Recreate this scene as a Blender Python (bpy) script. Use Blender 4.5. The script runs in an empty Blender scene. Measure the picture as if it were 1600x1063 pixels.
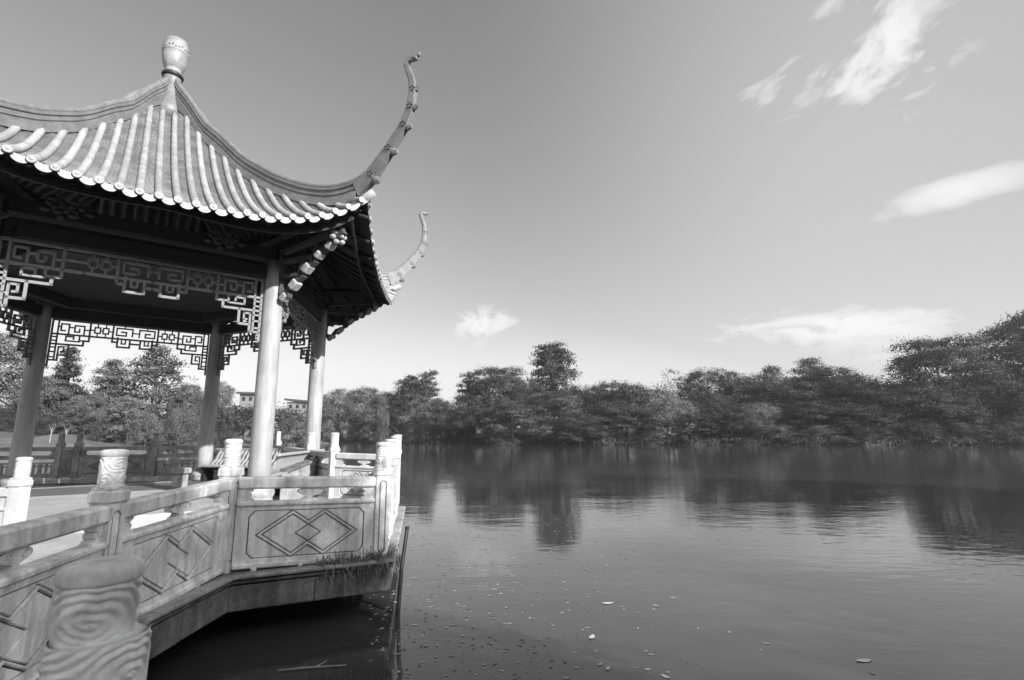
import bpy, math, random
import numpy as np
from mathutils import Vector, Matrix

S = bpy.context.scene
COL = S.collection
R = math.radians
EYE = 2.05                                 # eye height above the lake surface (z = 0)

# ------------------------------------------------------------------ camera
cd = bpy.data.cameras.new('camera'); cam = bpy.data.objects.new('camera', cd); COL.objects.link(cam)
cd.sensor_width = 36.0; cd.lens = 811.0 / 1600 * 36
cd.clip_start = 0.05; cd.clip_end = 6000
cam.matrix_world = Matrix.Translation((0, 0, EYE)) @ Matrix.Rotation(R(90 + 10.505), 4, 'X') @ Matrix.Rotation(R(-0.38), 4, 'Z')
S.camera = cam

# ------------------------------------------------------------------ light
SUN_AZ, SUN_EL = 130.0, 26.5               # azimuth clockwise from the view direction (+Y)
w = bpy.data.worlds.new('World'); S.world = w; w.use_nodes = True
nt = w.node_tree; nt.nodes.clear()
def N(t, tree=None, **kw):
    n = (tree or nt).nodes.new(t)
    for k, v in kw.items(): setattr(n, k, v)
    return n
def link(a, b, tree=None): (tree or nt).links.new(a, b)
def M(op, a, b=None, c=None, clamp=False):
    n = N('ShaderNodeMath', operation=op); n.use_clamp = clamp
    for i, x in enumerate((a, b, c)):
        if x is None: continue
        if isinstance(x, (int, float)): n.inputs[i].default_value = x
        else: link(x, n.inputs[i])
    return n.outputs[0]
def MR(x, a, b, c=0.0, d=1.0, tree=None):
    n = N('ShaderNodeMapRange', tree, interpolation_type='SMOOTHSTEP')
    for i, q in ((1, a), (2, b), (3, c), (4, d)): n.inputs[i].default_value = q
    link(x, n.inputs[0], tree); return n.outputs[0]
sky = N('ShaderNodeTexSky', sky_type='NISHITA'); sky.sun_disc = False
sky.sun_elevation = R(SUN_EL); sky.sun_rotation = R(SUN_AZ)
sky.air_density = 1.0; sky.dust_density = 1.6; sky.ozone_density = 1.0
bw = N('ShaderNodeRGBToBW'); link(sky.outputs[0], bw.inputs[0])
tc = N('ShaderNodeTexCoord')
def pxdir(px, py):
    u, v = px - 800, 531.5 - py
    ro = R(0.38); u, v = u * math.cos(ro) + v * math.sin(ro), -u * math.sin(ro) + v * math.cos(ro)
    c, s = math.cos(R(10.505)), math.sin(R(10.505))
    return Vector((u, 811 * c - v * s, 811 * s + v * c)).normalized()
def cloud(c0, c1, half, soft, nscale, stretch, gain, seed, thr=0.42):
    """a cloud bank in the sky between two directions, half = half width in radians"""
    d0, d1 = pxdir(*c0), pxdir(*c1); c = (d0 + d1).normalized()
    half *= 1.9; a = (d1 - d0); ra = a.length / 2 * 1.5; a = (a - c * a.dot(c)).normalized(); b = c.cross(a)
    def dot(v):
        n = N('ShaderNodeVectorMath', operation='DOT_PRODUCT'); link(tc.outputs['Generated'], n.inputs[0]); n.inputs[1].default_value = v
        return n.outputs['Value']
    u, v, wc = dot(a), dot(b), dot(c)
    cx = N('ShaderNodeCombineXYZ'); link(M('MULTIPLY', u, nscale / stretch), cx.inputs[0]); link(M('MULTIPLY', v, nscale), cx.inputs[1]); cx.inputs[2].default_value = seed
    nz = N('ShaderNodeTexNoise'); nz.inputs['Scale'].default_value = 1.0; nz.inputs['Detail'].default_value = 9; nz.inputs['Roughness'].default_value = 0.62; nz.inputs['Distortion'].default_value = 0.6
    link(cx.outputs[0], nz.inputs['Vector'])
    r = M('SQRT', M('ADD', M('POWER', M('DIVIDE', u, ra), 2), M('POWER', M('DIVIDE', v, half), 2)))
    m = MR(r, 1.0, soft, 0.0, 1.0)
    m = M('MULTIPLY', m, M('GREATER_THAN', wc, 0.2))
    al = M('ADD', M('SUBTRACT', M('MULTIPLY', nz.outputs[0], 2.3), 0.55), M('MULTIPLY', M('SUBTRACT', m, 1.0), 0.6))
    al = MR(al, thr - 0.04, thr + 0.60)
    return M('MULTIPLY', M('MULTIPLY', al, m), gain)
cl = [
    cloud((1225, 180), (1520, -60), 0.12, 0.1, 9, 1.7, 0.95, 1.3, 0.13),
    cloud((1130, 190), (1340, 50), 0.07, 0.1, 16, 4.0, 0.7, 7.7, 0.18),
    cloud((1300, 140), (1620, -40), 0.10, 0.1, 12, 5.0, 0.7, 5.1, 0.2),
    cloud((1060, 175), (1150, 130), 0.03, 0.1, 20, 2.0, 0.35, 2.1, 0.40),
    cloud((1020, 250), (1075, 220), 0.02, 0.1, 20, 2.0, 0.28, 3.9, 0.40),
    cloud((1320, 350), (1680, 245), 0.028, 0.1, 12, 5.0, 0.9, 4.4, 0.02),
    cloud((1080, 520), (1620, 496), 0.034, 0.1, 26, 3.0, 1.0, 9.2, 0.06),
    cloud((1220, 555), (1500, 520), 0.04, 0.1, 16, 4.0, 0.7, 9.9, 0.16),
    cloud((695, 512), (815, 500), 0.026, 0.1, 40, 1.3, 1.0, 12.9, 0.10),
    cloud((690, 555), (830, 545), 0.03, 0.1, 26, 2.0, 0.45, 15.4, 0.42),
    cloud((60, 545), (300, 540), 0.07, 0.1, 12, 2.0, 0.9, 17.2, 0.32),
    cloud((330, 590), (640, 560), 0.05, 0.1, 12, 3.5, 0.7, 21.2, 0.36),
    cloud((900, 260), (2100, 120), 0.50, 0.0, 2.2, 2.5, 0.36, 31.7, -0.45),
    cloud((300, 640), (1700, 640), 0.11, 0.0, 3.0, 4.0, 0.6, 35.1, -0.3),
]
tot = cl[0]
for c in cl[1:]: tot = M('MAXIMUM', tot, c)
SKY_STRENGTH = 0.15
# film response of the black-and-white photograph (one curve for the whole sky), then the clouds
base = M('MULTIPLY', M('POWER', bw.outputs[0], 0.94), 1.0)
mx = N('ShaderNodeMix', data_type='FLOAT'); link(tot, mx.inputs[0]); link(base, mx.inputs[2]); mx.inputs[3].default_value = 0.70 / SKY_STRENGTH
bg = N('ShaderNodeBackground'); link(mx.outputs[0], bg.inputs[0]); bg.inputs[1].default_value = SKY_STRENGTH
out = N('ShaderNodeOutputWorld'); link(bg.outputs[0], out.inputs[0])
sl = bpy.data.lights.new('sun', 'SUN'); sl.energy = 5.0; sl.angle = R(0.53)
so = bpy.data.objects.new('sun', sl); COL.objects.link(so)
sd = Vector((math.sin(R(SUN_AZ)) * math.cos(R(SUN_EL)), math.cos(R(SUN_AZ)) * math.cos(R(SUN_EL)), math.sin(R(SUN_EL))))
so.rotation_euler = sd.to_track_quat('Z', 'Y').to_euler()
S.view_settings.view_transform = 'Standard'; S.view_settings.look = 'None'
S.view_settings.exposure = 0.46; S.view_settings.gamma = 1.0; S.view_settings.use_curve_mapping = False
try:
    S.cycles.use_denoising = True
    S.cycles.max_bounces = 6; S.cycles.diffuse_bounces = 3; S.cycles.transmission_bounces = 3; S.cycles.transparent_max_bounces = 4
    S.cycles.caustics_reflective = False; S.cycles.caustics_refractive = False
except Exception: pass

# ------------------------------------------------------------------ materials (the photograph is black and white)
def mat(name, v, rough=0.8, noise=None, streak=None, fine=None, bump=0.0, bscale=20, spec=0.5, isl=0.0, transl=0.0, obj=0.0):
    """noise/fine = (scale, amount): blotches; streak = (scale, amount): vertical weather stains; isl = variation per leaf, obj = per object"""
    m = bpy.data.materials.new(name); m.use_nodes = True; t = m.node_tree; t.nodes.clear()
    o = N('ShaderNodeOutputMaterial', t); p = N('ShaderNodeBsdfPrincipled', t)
    p.inputs['Roughness'].default_value = rough; p.inputs['Specular IOR Level'].default_value = spec
    def MM(op, a, b):
        n = N('ShaderNodeMath', t, operation=op)
        for i, x in enumerate((a, b)):
            if isinstance(x, (int, float)): n.inputs[i].default_value = x
            else: link(x, n.inputs[i], t)
        return n.outputs[0]
    g = N('ShaderNodeNewGeometry', t)
    val = None
    def tex(scale, vec=(1, 1, 1), detail=6, rough_=0.6):
        mp = N('ShaderNodeMapping', t); mp.inputs['Scale'].default_value = vec; link(g.outputs['Position'], mp.inputs[0], t)
        n = N('ShaderNodeTexNoise', t); n.inputs['Scale'].default_value = scale; n.inputs['Detail'].default_value = detail; n.inputs['Roughness'].default_value = rough_
        link(mp.outputs[0], n.inputs['Vector'], t); return n.outputs[0]
    fac = v
    for q, vec in ((noise, (1, 1, 1)), (fine, (1, 1, 1)), (streak, (1, 1, 0.12))):
        if q:
            r = MR(tex(q[0], vec), 0.3, 0.7, 1 - q[1], 1 + q[1] * 0.6, t)
            fac = MM('MULTIPLY', r, fac)
    if isl:
        r = MR(g.outputs['Random Per Island'], 0, 1, 1 - isl, 1 + isl, t); fac = MM('MULTIPLY', r, fac)
    if obj:
        oi = N('ShaderNodeObjectInfo', t); r = MR(oi.outputs['Random'], 0, 1, 1 - obj, 1 + obj, t); fac = MM('MULTIPLY', r, fac)
    if isinstance(fac, (int, float)): p.inputs['Base Color'].default_value = (fac, fac, fac, 1)
    else: link(fac, p.inputs['Base Color'], t)
    if bump:
        b = N('ShaderNodeBump', t); b.inputs['Strength'].default_value = bump; b.inputs['Distance'].default_value = 0.01
        link(tex(bscale, detail=8), b.inputs['Height'], t); link(b.outputs[0], p.inputs['Normal'], t)
    sh = p.outputs[0]
    if transl:
        tr = N('ShaderNodeBsdfTranslucent', t)
        if isinstance(fac, (int, float)): tr.inputs[0].default_value = (fac, fac, fac, 1)
        else: link(fac, tr.inputs[0], t)
        mxs = N('ShaderNodeMixShader', t); mxs.inputs[0].default_value = transl
        link(p.outputs[0], mxs.inputs[1], t); link(tr.outputs[0], mxs.inputs[2], t); sh = mxs.outputs[0]
    link(sh, o.inputs[0], t); return m
stone = mat('weathered_granite', 0.93, 0.85, noise=(2.3, 0.22), fine=(28, 0.12), streak=(9, 0.30), bump=0.25, bscale=60, spec=0.3)
stone_w = mat('pale_granite', 0.56, 0.8, noise=(2.0, 0.10), fine=(30, 0.08), streak=(8, 0.12), bump=0.2, bscale=60, spec=0.3)
stone_m = mat('mossy_and_shade_stone', 0.40, 0.9, noise=(2.6, 0.4), fine=(20, 0.25), bump=0.5, bscale=40, spec=0.25)
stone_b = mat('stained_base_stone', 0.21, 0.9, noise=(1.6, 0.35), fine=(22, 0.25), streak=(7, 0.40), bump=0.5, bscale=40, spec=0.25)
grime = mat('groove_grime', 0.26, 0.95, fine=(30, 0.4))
stone_d = mat('shade_toned_foundation_stone', 0.03, 0.7, noise=(2, 0.3))  # shade of the void under the deck is put into this near-black colour
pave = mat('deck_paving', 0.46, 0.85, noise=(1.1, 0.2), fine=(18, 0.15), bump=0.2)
shade_floor = mat('painted_floor_shade', 0.14, 0.6, noise=(1.2, 0.2), fine=(20, 0.1))
glaze = mat('glazed_tube_tile', 0.38, 0.42, noise=(3.0, 0.22), fine=(22, 0.22), obj=0.12, bump=0.15, bscale=40)
pan = mat('pan_tile', 0.19, 0.6, noise=(2.2, 0.32), fine=(40, 0.35), bump=0.4, bscale=80)
ridge_m = mat('glazed_ridge_tile', 0.21, 0.45, noise=(4, 0.2), fine=(30, 0.25), bump=0.12, bscale=50)
cap_m = mat('pale_tile_end', 0.42, 0.5, fine=(40, 0.15), obj=0.08)
paint = mat('grey_column_paint', 0.40, 0.55, noise=(1.5, 0.14), streak=(14, 0.18), fine=(40, 0.06))
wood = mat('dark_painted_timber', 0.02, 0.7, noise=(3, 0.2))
lat = mat('lattice_paint', 0.25, 0.7, fine=(20, 0.15))
plq = mat('carved_plaque_paint', 0.075, 0.8)
carve = mat('sun_toned_bracket_paint', 0.42, 0.65, fine=(14, 0.3))  # paler than the struts: sunlight on the blocks is put into the colour
bench_m = mat('bench_paint', 0.42, 0.6, fine=(20, 0.2))
metal = mat('dark_pole', 0.03, 0.5, noise=(5, 0.3))
bark = mat('tree_bark', 0.10, 0.9, noise=(2, 0.3))
bark_p = mat('pale_bark', 0.40, 0.9, noise=(2, 0.3))
leafA = mat('leaf_mid', 0.17, 0.55, isl=0.5, transl=0.25, spec=0.15, noise=(0.25, 0.25))
leafB = mat('leaf_dark', 0.075, 0.55, isl=0.5, transl=0.2, spec=0.15, noise=(0.25, 0.25))
leafM = mat('leaf_dull', 0.115, 0.55, isl=0.5, transl=0.25, spec=0.15, noise=(0.25, 0.25))
leafC = mat('leaf_pale', 0.22, 0.55, isl=0.5, transl=0.3, spec=0.15, noise=(0.25, 0.25))
leafL = mat('pale_floating_leaf', 0.48, 0.6, obj=0.4)
leafF = mat('floating_leaf', 0.33, 0.6, isl=0.6, obj=0.3)
grass_m = mat('grass_blades', 0.30, 0.7, isl=0.5, transl=0.2)
lawn = mat('lawn_and_bank', 0.13, 0.95, noise=(0.12, 0.45), fine=(1.4, 0.3))
wallw = mat('white_render', 0.27, 0.8, noise=(0.4, 0.1))
roofd = mat('dark_flat_roof', 0.08, 0.8)
glass = mat('window_glass', 0.03, 0.1)
opal = mat('opal_globe', 0.8, 0.3)

wm = bpy.data.materials.new('lake_water'); wm.use_nodes = True; t = wm.node_tree; p = t.nodes['Principled BSDF']
p.inputs['Base Color'].default_value = (0.058, 0.058, 0.058, 1); p.inputs['Roughness'].default_value = 0.03; p.inputs['IOR'].default_value = 1.62; p.inputs['Specular IOR Level'].default_value = 0.5
g = N('ShaderNodeNewGeometry', t)
def wnoise(scale, vec, detail):
    mp = N('ShaderNodeMapping', t); mp.inputs['Scale'].default_value = vec; mp.inputs['Rotation'].default_value = (0, 0, 0.25); link(g.outputs['Position'], mp.inputs[0], t)
    n = N('ShaderNodeTexNoise', t); n.inputs['Scale'].default_value = scale; n.inputs['Detail'].default_value = detail; link(mp.outputs[0], n.inputs['Vector'], t); return n.outputs[0]
def wbump(h, dist, prev=None):
    b = N('ShaderNodeBump', t); b.inputs['Strength'].default_value = 1.0; b.inputs['Distance'].default_value = dist; link(h, b.inputs['Height'], t)
    if prev is not None: link(prev, b.inputs['Normal'], t)
    return b.outputs[0]
b1 = wbump(wnoise(0.55, (0.5, 1.0, 1), 3), 0.012)
b2 = wbump(wnoise(4.0, (0.45, 1.0, 1), 3), 0.0048, b1)
b3 = wbump(wnoise(15.0, (0.35, 1.0, 1), 2), 0.0011, b2)
pt = MR(wnoise(0.06, (0.6, 1.0, 1), 3), 0.35, 0.65, 0.45, 1.3, t)          # wind patches
for n_ in t.nodes:
    if n_.type == 'BUMP' and abs(n_.inputs['Distance'].default_value - 0.012) > 1e-4: link(pt, n_.inputs['Strength'], t)
link(b3, p.inputs['Normal'], t)

# ------------------------------------------------------------------ mesh helpers
class MB:
    def __init__(s): s.v = []; s.f = []; s.n = 0; s.smooth = False
    def add(s, vs, fs):
        vs = np.asarray(vs, float).reshape(-1, 3); s.v.append(vs); n = s.n
        s.f.extend([tuple(i + n for i in f) for f in fs]); s.n += len(vs); return s
    def box(s, c, d, rz=0.0, taper=1.0):
        x, y, z = d[0] / 2, d[1] / 2, d[2] / 2
        v = np.array([(-x, -y, -z), (x, -y, -z), (x, y, -z), (-x, y, -z), (-x * taper, -y * taper, z), (x * taper, -y * taper, z), (x * taper, y * taper, z), (-x * taper, y * taper, z)])
        if rz: cs, sn = math.cos(rz), math.sin(rz); v[:, :2] = v[:, :2] @ np.array([[cs, sn], [-sn, cs]])
        return s.add(v + np.array(c), [(0, 3, 2, 1), (4, 5, 6, 7), (0, 1, 5, 4), (1, 2, 6, 5), (2, 3, 7, 6), (3, 0, 4, 7)])
    def bbox(s, c, d, b=0.01, rz=0.0):
        """box with its long and vertical edges chamfered"""
        x, y, z = d[0] / 2, d[1] / 2, d[2] / 2
        def ring(zz, i): return [(-x + i, -y, zz), (x - i, -y, zz), (x, -y + i, zz), (x, y - i, zz), (x - i, y, zz), (-x + i, y, zz), (-x, y - i, zz), (-x, -y + i, zz)]
        def shr(zz): return [(px * (x - b) / x, py * (y - b) / y, zz) for px, py, _ in ring(zz, b)]
        v = np.array(shr(-z) + ring(-z + b, b) + ring(z - b, b) + shr(z))
        if rz: cs, sn = math.cos(rz), math.sin(rz); v[:, :2] = v[:, :2] @ np.array([[cs, sn], [-sn, cs]])
        f = [tuple(range(7, -1, -1)), tuple(range(24, 32))]
        for k in range(3):
            for i in range(8): f.append((k * 8 + i, k * 8 + (i + 1) % 8, k * 8 + 8 + (i + 1) % 8, k * 8 + 8 + i))
        return s.add(v + np.array(c), f)
    def tube(s, pts, rad, seg=8, cap=True, flat=None):
        pts = [Vector(q) for q in pts]; rings = []; up = None
        if isinstance(rad, (int, float)): rad = [rad] * len(pts)
        for i, q in enumerate(pts):
            d = (pts[min(i + 1, len(pts) - 1)] - pts[max(i - 1, 0)]).normalized()
            if up is None: up = Vector((0, 0, 1)) if abs(d.z) < 0.9 else Vector((1, 0, 0))
            a = d.cross(up).normalized(); b = a.cross(d).normalized(); up = b
            fl = 1.0 if flat is None else flat
            for k in range(seg):
                t_ = 2 * math.pi * k / seg; rings.append(q + a * math.cos(t_) * rad[i] * fl + b * math.sin(t_) * rad[i])
        f = []
        for i in range(len(pts) - 1):
            for k in range(seg): f.append((i * seg + k, i * seg + (k + 1) % seg, (i + 1) * seg + (k + 1) % seg, (i + 1) * seg + k))
        if cap: f.append(tuple(range(seg - 1, -1, -1))); f.append(tuple((len(pts) - 1) * seg + k for k in range(seg)))
        return s.add([tuple(q) for q in rings], f)
    def lathe(s, prof, seg=24, c=(0, 0, 0)):
        v = [(c[0] + r * math.cos(2 * math.pi * k / seg), c[1] + r * math.sin(2 * math.pi * k / seg), c[2] + z) for r, z in prof for k in range(seg)]
        f = [(i * seg + k, i * seg + (k + 1) % seg, (i + 1) * seg + (k + 1) % seg, (i + 1) * seg + k) for i in range(len(prof) - 1) for k in range(seg)]
        f.append(tuple(range(seg - 1, -1, -1))); f.append(tuple((len(prof) - 1) * seg + k for k in range(seg)))
        return s.add(v, f)
    def prism(s, poly, z0, z1):
        n = len(poly); v = [(x, y, z0) for x, y in poly] + [(x, y, z1) for x, y in poly]
        return s.add(v, [tuple(range(n - 1, -1, -1)), tuple(range(n, 2 * n))] + [(i, (i + 1) % n, n + (i + 1) % n, n + i) for i in range(n)])
    def plate(s, poly, y0, y1, fx=None):
        """polygon in (x, z) extruded along y"""
        n = len(poly); v = [(x, y0, z) for x, z in poly] + [(x, y1, z) for x, z in poly]
        return s.add(v, [tuple(range(n)), tuple(range(2 * n - 1, n - 1, -1))] + [(i, n + i, n + (i + 1) % n, (i + 1) % n) for i in range(n)])
    def grid(s, P, flip=False, wrap=False):
        """P: array (a, b, 3)"""
        a, b = P.shape[:2]; f = []
        for i in range(a - 1):
            for j in range(b if wrap else b - 1):
                q = (i * b + j, i * b + (j + 1) % b, (i + 1) * b + (j + 1) % b, (i + 1) * b + j); f.append(q[::-1] if flip else q)
        return s.add(P.reshape(-1, 3), f)
    def mesh(s, name, m, smooth=False):
        me = bpy.data.meshes.new(name); v = np.concatenate(s.v)
        me.from_pydata([tuple(q) for q in v], [], s.f); me.materials.append(m)
        if smooth: me.polygons.foreach_set('use_smooth', [True] * len(me.polygons))
        me.update(); return me
    def build(s, name, m, parent=None, smooth=False): return ob(name, s.mesh(name, m, smooth), parent)
def ob(name, me, parent=None, loc=None, rz=None):
    o = bpy.data.objects.new(name, me); COL.objects.link(o)
    if parent is not None: o.parent = parent
    if loc is not None: o.location = loc
    if rz is not None: o.rotation_euler = (0, 0, rz)
    return o
def tag(o, label=None, cat=None, group=None, kind=None):
    for k, v in (('label', label), ('category', cat), ('group', group), ('kind', kind)):
        if v: o[k] = v
    return o
def empty(name, loc, label, cat, group=None, rz=0.0):
    o = ob(name, None, None, loc, rz); return tag(o, label, cat, group)
def copy_tree(o, parent=None):
    c = o.copy(); COL.objects.link(c)
    if parent is not None: c.parent = parent
    for ch in list(o.children): copy_tree(ch, c)
    return c
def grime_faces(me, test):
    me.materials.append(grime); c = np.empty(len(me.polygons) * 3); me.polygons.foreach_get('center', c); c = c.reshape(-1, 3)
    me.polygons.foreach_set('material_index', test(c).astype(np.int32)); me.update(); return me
def segdist(X, Z, a, b):
    a = np.array(a, float); b = np.array(b, float); d = b - a; L = d @ d
    tt = np.clip(((X - a[0]) * d[0] + (Z - a[1]) * d[1]) / L, 0, 1)
    return np.hypot(X - a[0] - tt * d[0], Z - a[1] - tt * d[1])

# ------------------------------------------------------------------ lake and land
MB().prism([(3000 * math.cos(a), 3000 * math.sin(a)) for a in np.linspace(0, 2 * math.pi, 48, endpoint=False)], -0.002, 0.0).build('lake_water', wm)
tag(bpy.data.objects['lake_water'], kind='structure', label='dark calm lake reflecting trees and sky')
shore = [(-180, 40), (-110, 40), (-75, 52), (-50, 62), (-38, 66), (-30, 78), (-24, 140), (-19, 190), (-12, 178), (-7, 165), (-5.5, 136), (-2, 124), (6.3, 120), (14.8, 117), (23, 120), (34, 117), (44, 124), (60, 110), (75, 40), (95, 12), (115, 6.5), (150, 7), (170, 14), (180, 40)]
def shore_d(az): return float(np.interp(az, [q[0] for q in shore], [q[1] for q in shore]))
def land_z(az, d, jit=0.0):
    e = d - shore_d(az)
    z = np.interp(e, [-6, 0, 0.6, 6, 30, 120, 2500], [-1.2, -0.05, 0.35, 0.9, 2.2, 4.0, 6.0])
    if -75 < az < -28: z += np.interp(e, [0, 3, 30], [0, 0.3, 1.2])
    return float(z)
rng = np.random.default_rng(4)
azs = np.linspace(-180, 180, 361); offs = [-6, -1, 0, 0.4, 0.8, 3, 8, 16, 30, 60, 120, 300, 900, 2500]
P = np.zeros((len(azs), len(offs), 3))
for i, a in enumerate(azs):
    wob = 2.0 * math.sin(a * 0.9) * math.sin(a * 0.37 + 1) if -80 < a < 60 else 0.0
    for j, e in enumerate(offs):
        d = shore_d(a) + wob + e
        P[i, j] = (d * math.sin(R(a)), d * math.cos(R(a)), land_z(a, d - wob) + (rng.normal(0, 0.06) if e > 1 and 0 < i < 360 else 0))
lb = MB().grid(P, flip=True).build('bank', lawn, smooth=True); tag(lb, kind='structure', label='grassy lake bank and lawn rising behind the shore')

# ------------------------------------------------------------------ stone balustrades
DZ = EYE                                            # z values below are relative to the eye
zb, zr0, zr1, zl, zc0, zc1, zt = [DZ + q for q in (-1.36, -0.565, -0.44, -0.745, -0.43, -0.335, -0.075)]
def relief(th, z, H, rad, centers, lam):
    F = None; ANG = 0
    for cx, cz, e, tw in centers:
        dx = (th - cx + math.pi) % (2 * math.pi) - math.pi
        dx = dx * rad; dz = z - cz * H
        wx = 0.0035 * np.sin(dz * 60 + tw); wz = 0.003 * np.sin(dx * 60 + tw * 2) + 0.0015 * np.sin(dx * 130 + tw)
        q = np.sqrt(((dx + wx) / e) ** 2 + (dz + wz) ** 2 + 1e-6)
        ang = np.arctan2(dz, dx / e) / (2 * math.pi)
        ANG = ang if F is None else np.where(q < F, ang, ANG)
        F = q if F is None else -np.log(np.exp(-q * 160) + np.exp(-F * 160)) / 160
    ph = F / lam + ANG * np.clip(1.6 - F / (lam * 1.6), 0, 1)
    h = 0.5 + 0.5 * np.cos(2 * math.pi * ph)
    return h ** 0.75
HC = [(0.2, 0.66, 1.45, 0.3), (1.5, 0.22, 1.4, 1.7), (2.6, 0.70, 1.5, 2.2), (3.7, 0.25, 1.4, 0.9), (4.7, 0.68, 1.45, 3.0), (5.6, 0.2, 1.4, 4.0), (6.4, 0.15, 1.3, 1.0)]
def head_mesh(na, nz, amp=0.006):
    mb = MB(); rad, H = 0.082, 0.235
    th = np.linspace(0, 2 * math.pi, na, endpoint=False); z = np.linspace(0, H, nz)
    T, Z = np.meshgrid(th, z); h = relief(T, Z, H, rad, HC, 0.026) * amp * np.clip(np.minimum(Z, H - Z) / 0.02, 0, 1)
    rr = rad + h
    mb.grid(np.stack([rr * np.cos(T), rr * np.sin(T), Z], -1), wrap=True)
    mb.lathe([(0.075, -0.012), (0.088, -0.010), (0.088, 0.012), (0.080, 0.016)], 32)
    mb.lathe([(0.080, H - 0.012), (0.092, H - 0.006), (0.093, H + 0.022), (0.086, H + 0.036), (0.06, H + 0.045), (0.001, H + 0.047)], 32)
    return mb.mesh('post_head', stone, True)
HEAD = {}
def post_mesh(m, res):
    mb = MB(); w2, z0, z1 = 0.082, zb - 0.05, zc0
    nx, nz = (26, 130) if res else (5, 6)
    X, Z = np.meshgrid(np.linspace(-w2, w2, nx), np.linspace(z0, z1, nz))
    if res:
        d = np.full(X.shape, 9.0); r = 0.036; a, b = z0 + 0.14, z1 - 0.10
        d = np.minimum(d, np.abs(np.hypot(X, Z - np.clip(Z, a, b)) - r)); D = 0.013 * np.exp(-(d / 0.0075) ** 6)
    else: D = 0 * X
    for k in range(4):
        Y = -w2 + D; a = k * math.pi / 2
        mb.grid(np.stack([X * math.cos(a) - Y * math.sin(a), X * math.sin(a) + Y * math.cos(a), Z], -1))
    mb.bbox((0, 0, (zc0 + zc1) / 2), (0.198, 0.198, zc1 - zc0), 0.014)
    mb.bbox((0, 0, zc1 + 0.012), (0.17, 0.17, 0.03), 0.008)
    me = mb.mesh('post', m)
    if res:
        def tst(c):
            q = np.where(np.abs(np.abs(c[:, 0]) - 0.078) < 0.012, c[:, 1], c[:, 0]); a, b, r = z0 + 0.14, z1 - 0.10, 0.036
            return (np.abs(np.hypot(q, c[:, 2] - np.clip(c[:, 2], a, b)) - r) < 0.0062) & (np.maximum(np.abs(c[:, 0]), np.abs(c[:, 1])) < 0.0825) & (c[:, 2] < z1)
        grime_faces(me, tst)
    return me
POST = {}
def panel_mesh(L, m, dense, style='rhombus'):
    """x along the bay, y outward negative/positive, z absolute"""
    mb = MB(); z0, z1, th = zb + 0.02, zl, 0.05
    if style == 'open':
        H = z1 - z0; mb.box((L / 2, 0, z1 - 0.04), (L, 0.09, 0.08)); mb.box((L / 2, 0, z0 + 0.04), (L, 0.09, 0.08)); mb.box((L / 2, 0, z1 - 0.2), (L, 0.08, 0.05))
        n = max(3, int(round(L / 0.36)))
        for i in range(n + 1):
            x = 0.06 + (L - 0.12) * i / n; mb.box((x, 0, z0 + H / 2 - 0.06), (0.07, 0.075, H - 0.22))
            if i < n:
                xm = x + (L - 0.12) / n / 2; mb.box((xm, 0, z0 + 0.30), ((L - 0.12) / n - 0.075, 0.05, 0.05)); mb.box((xm, 0, z0 + 0.24), (0.05, 0.05, 0.30))
        return mb.mesh('panel', m)
    nx, nz = (int(L / 0.0040), 165) if dense else (int(L / 0.016), 44)
    X, Z = np.meshgrid(np.linspace(0, L, nx), np.linspace(z0, z1, nz)); H = z1 - z0; zc = (z0 + z1) / 2 - 0.005
    segs = []
    a, b, n = 0.13, 0.055, 0.055
    fr = [(a + n, z0 + b), (L - a - n, z0 + b), (L - a, z0 + b + n), (L - a, z1 - b - n), (L - a - n, z1 - b), (a + n, z1 - b), (a, z1 - b - n), (a, z0 + b + n)]
    segs += list(zip(fr, fr[1:] + fr[:1]))
    c1, c2 = L * 0.385, L * 0.615; hw, hh = L * 0.205, H * 0.345; k = hh / hw
    for c in (c1, c2):
        q = [(c - hw, zc), (c, zc + hh), (c + hw, zc), (c, zc - hh)]; segs += list(zip(q, q[1:] + q[:1]))
    hw2, hh2 = hw + 0.060, hh + 0.060 * k; xm = (c1 + c2) / 2; zi = hh2 - (xm - c1) * hh2 / hw2
    q = [(c1 - hw2, zc), (c1, zc + hh2), (xm, zc + zi), (c2, zc + hh2), (c2 + hw2, zc), (c2, zc - hh2), (xm, zc - zi), (c1, zc - hh2)]
    segs += list(zip(q, q[1:] + q[:1]))
    d = np.full(X.shape, 9.0)
    for s0, s1 in segs: d = np.minimum(d, segdist(X, Z, s0, s1))
    D = 0.018 * np.exp(-(d / (0.0075 if dense else 0.012)) ** 6)
    ins = lambda c, a_, b_: np.abs(X - c) / a_ + np.abs(Z - zc) / b_ < 1
    ring = (ins(c1, hw2, hh2) | ins(c2, hw2, hh2)) & ~(ins(c1, hw, hh) | ins(c2, hw, hh))
    D = D - 0.009 * ring
    mb.grid(np.stack([X, -th + D, Z], -1)); mb.grid(np.stack([X, th - D, Z], -1), flip=True)
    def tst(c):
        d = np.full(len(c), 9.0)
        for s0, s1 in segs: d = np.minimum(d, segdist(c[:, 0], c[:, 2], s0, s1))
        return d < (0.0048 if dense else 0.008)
    return grime_faces(mb.mesh('panel', m), tst)
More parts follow.
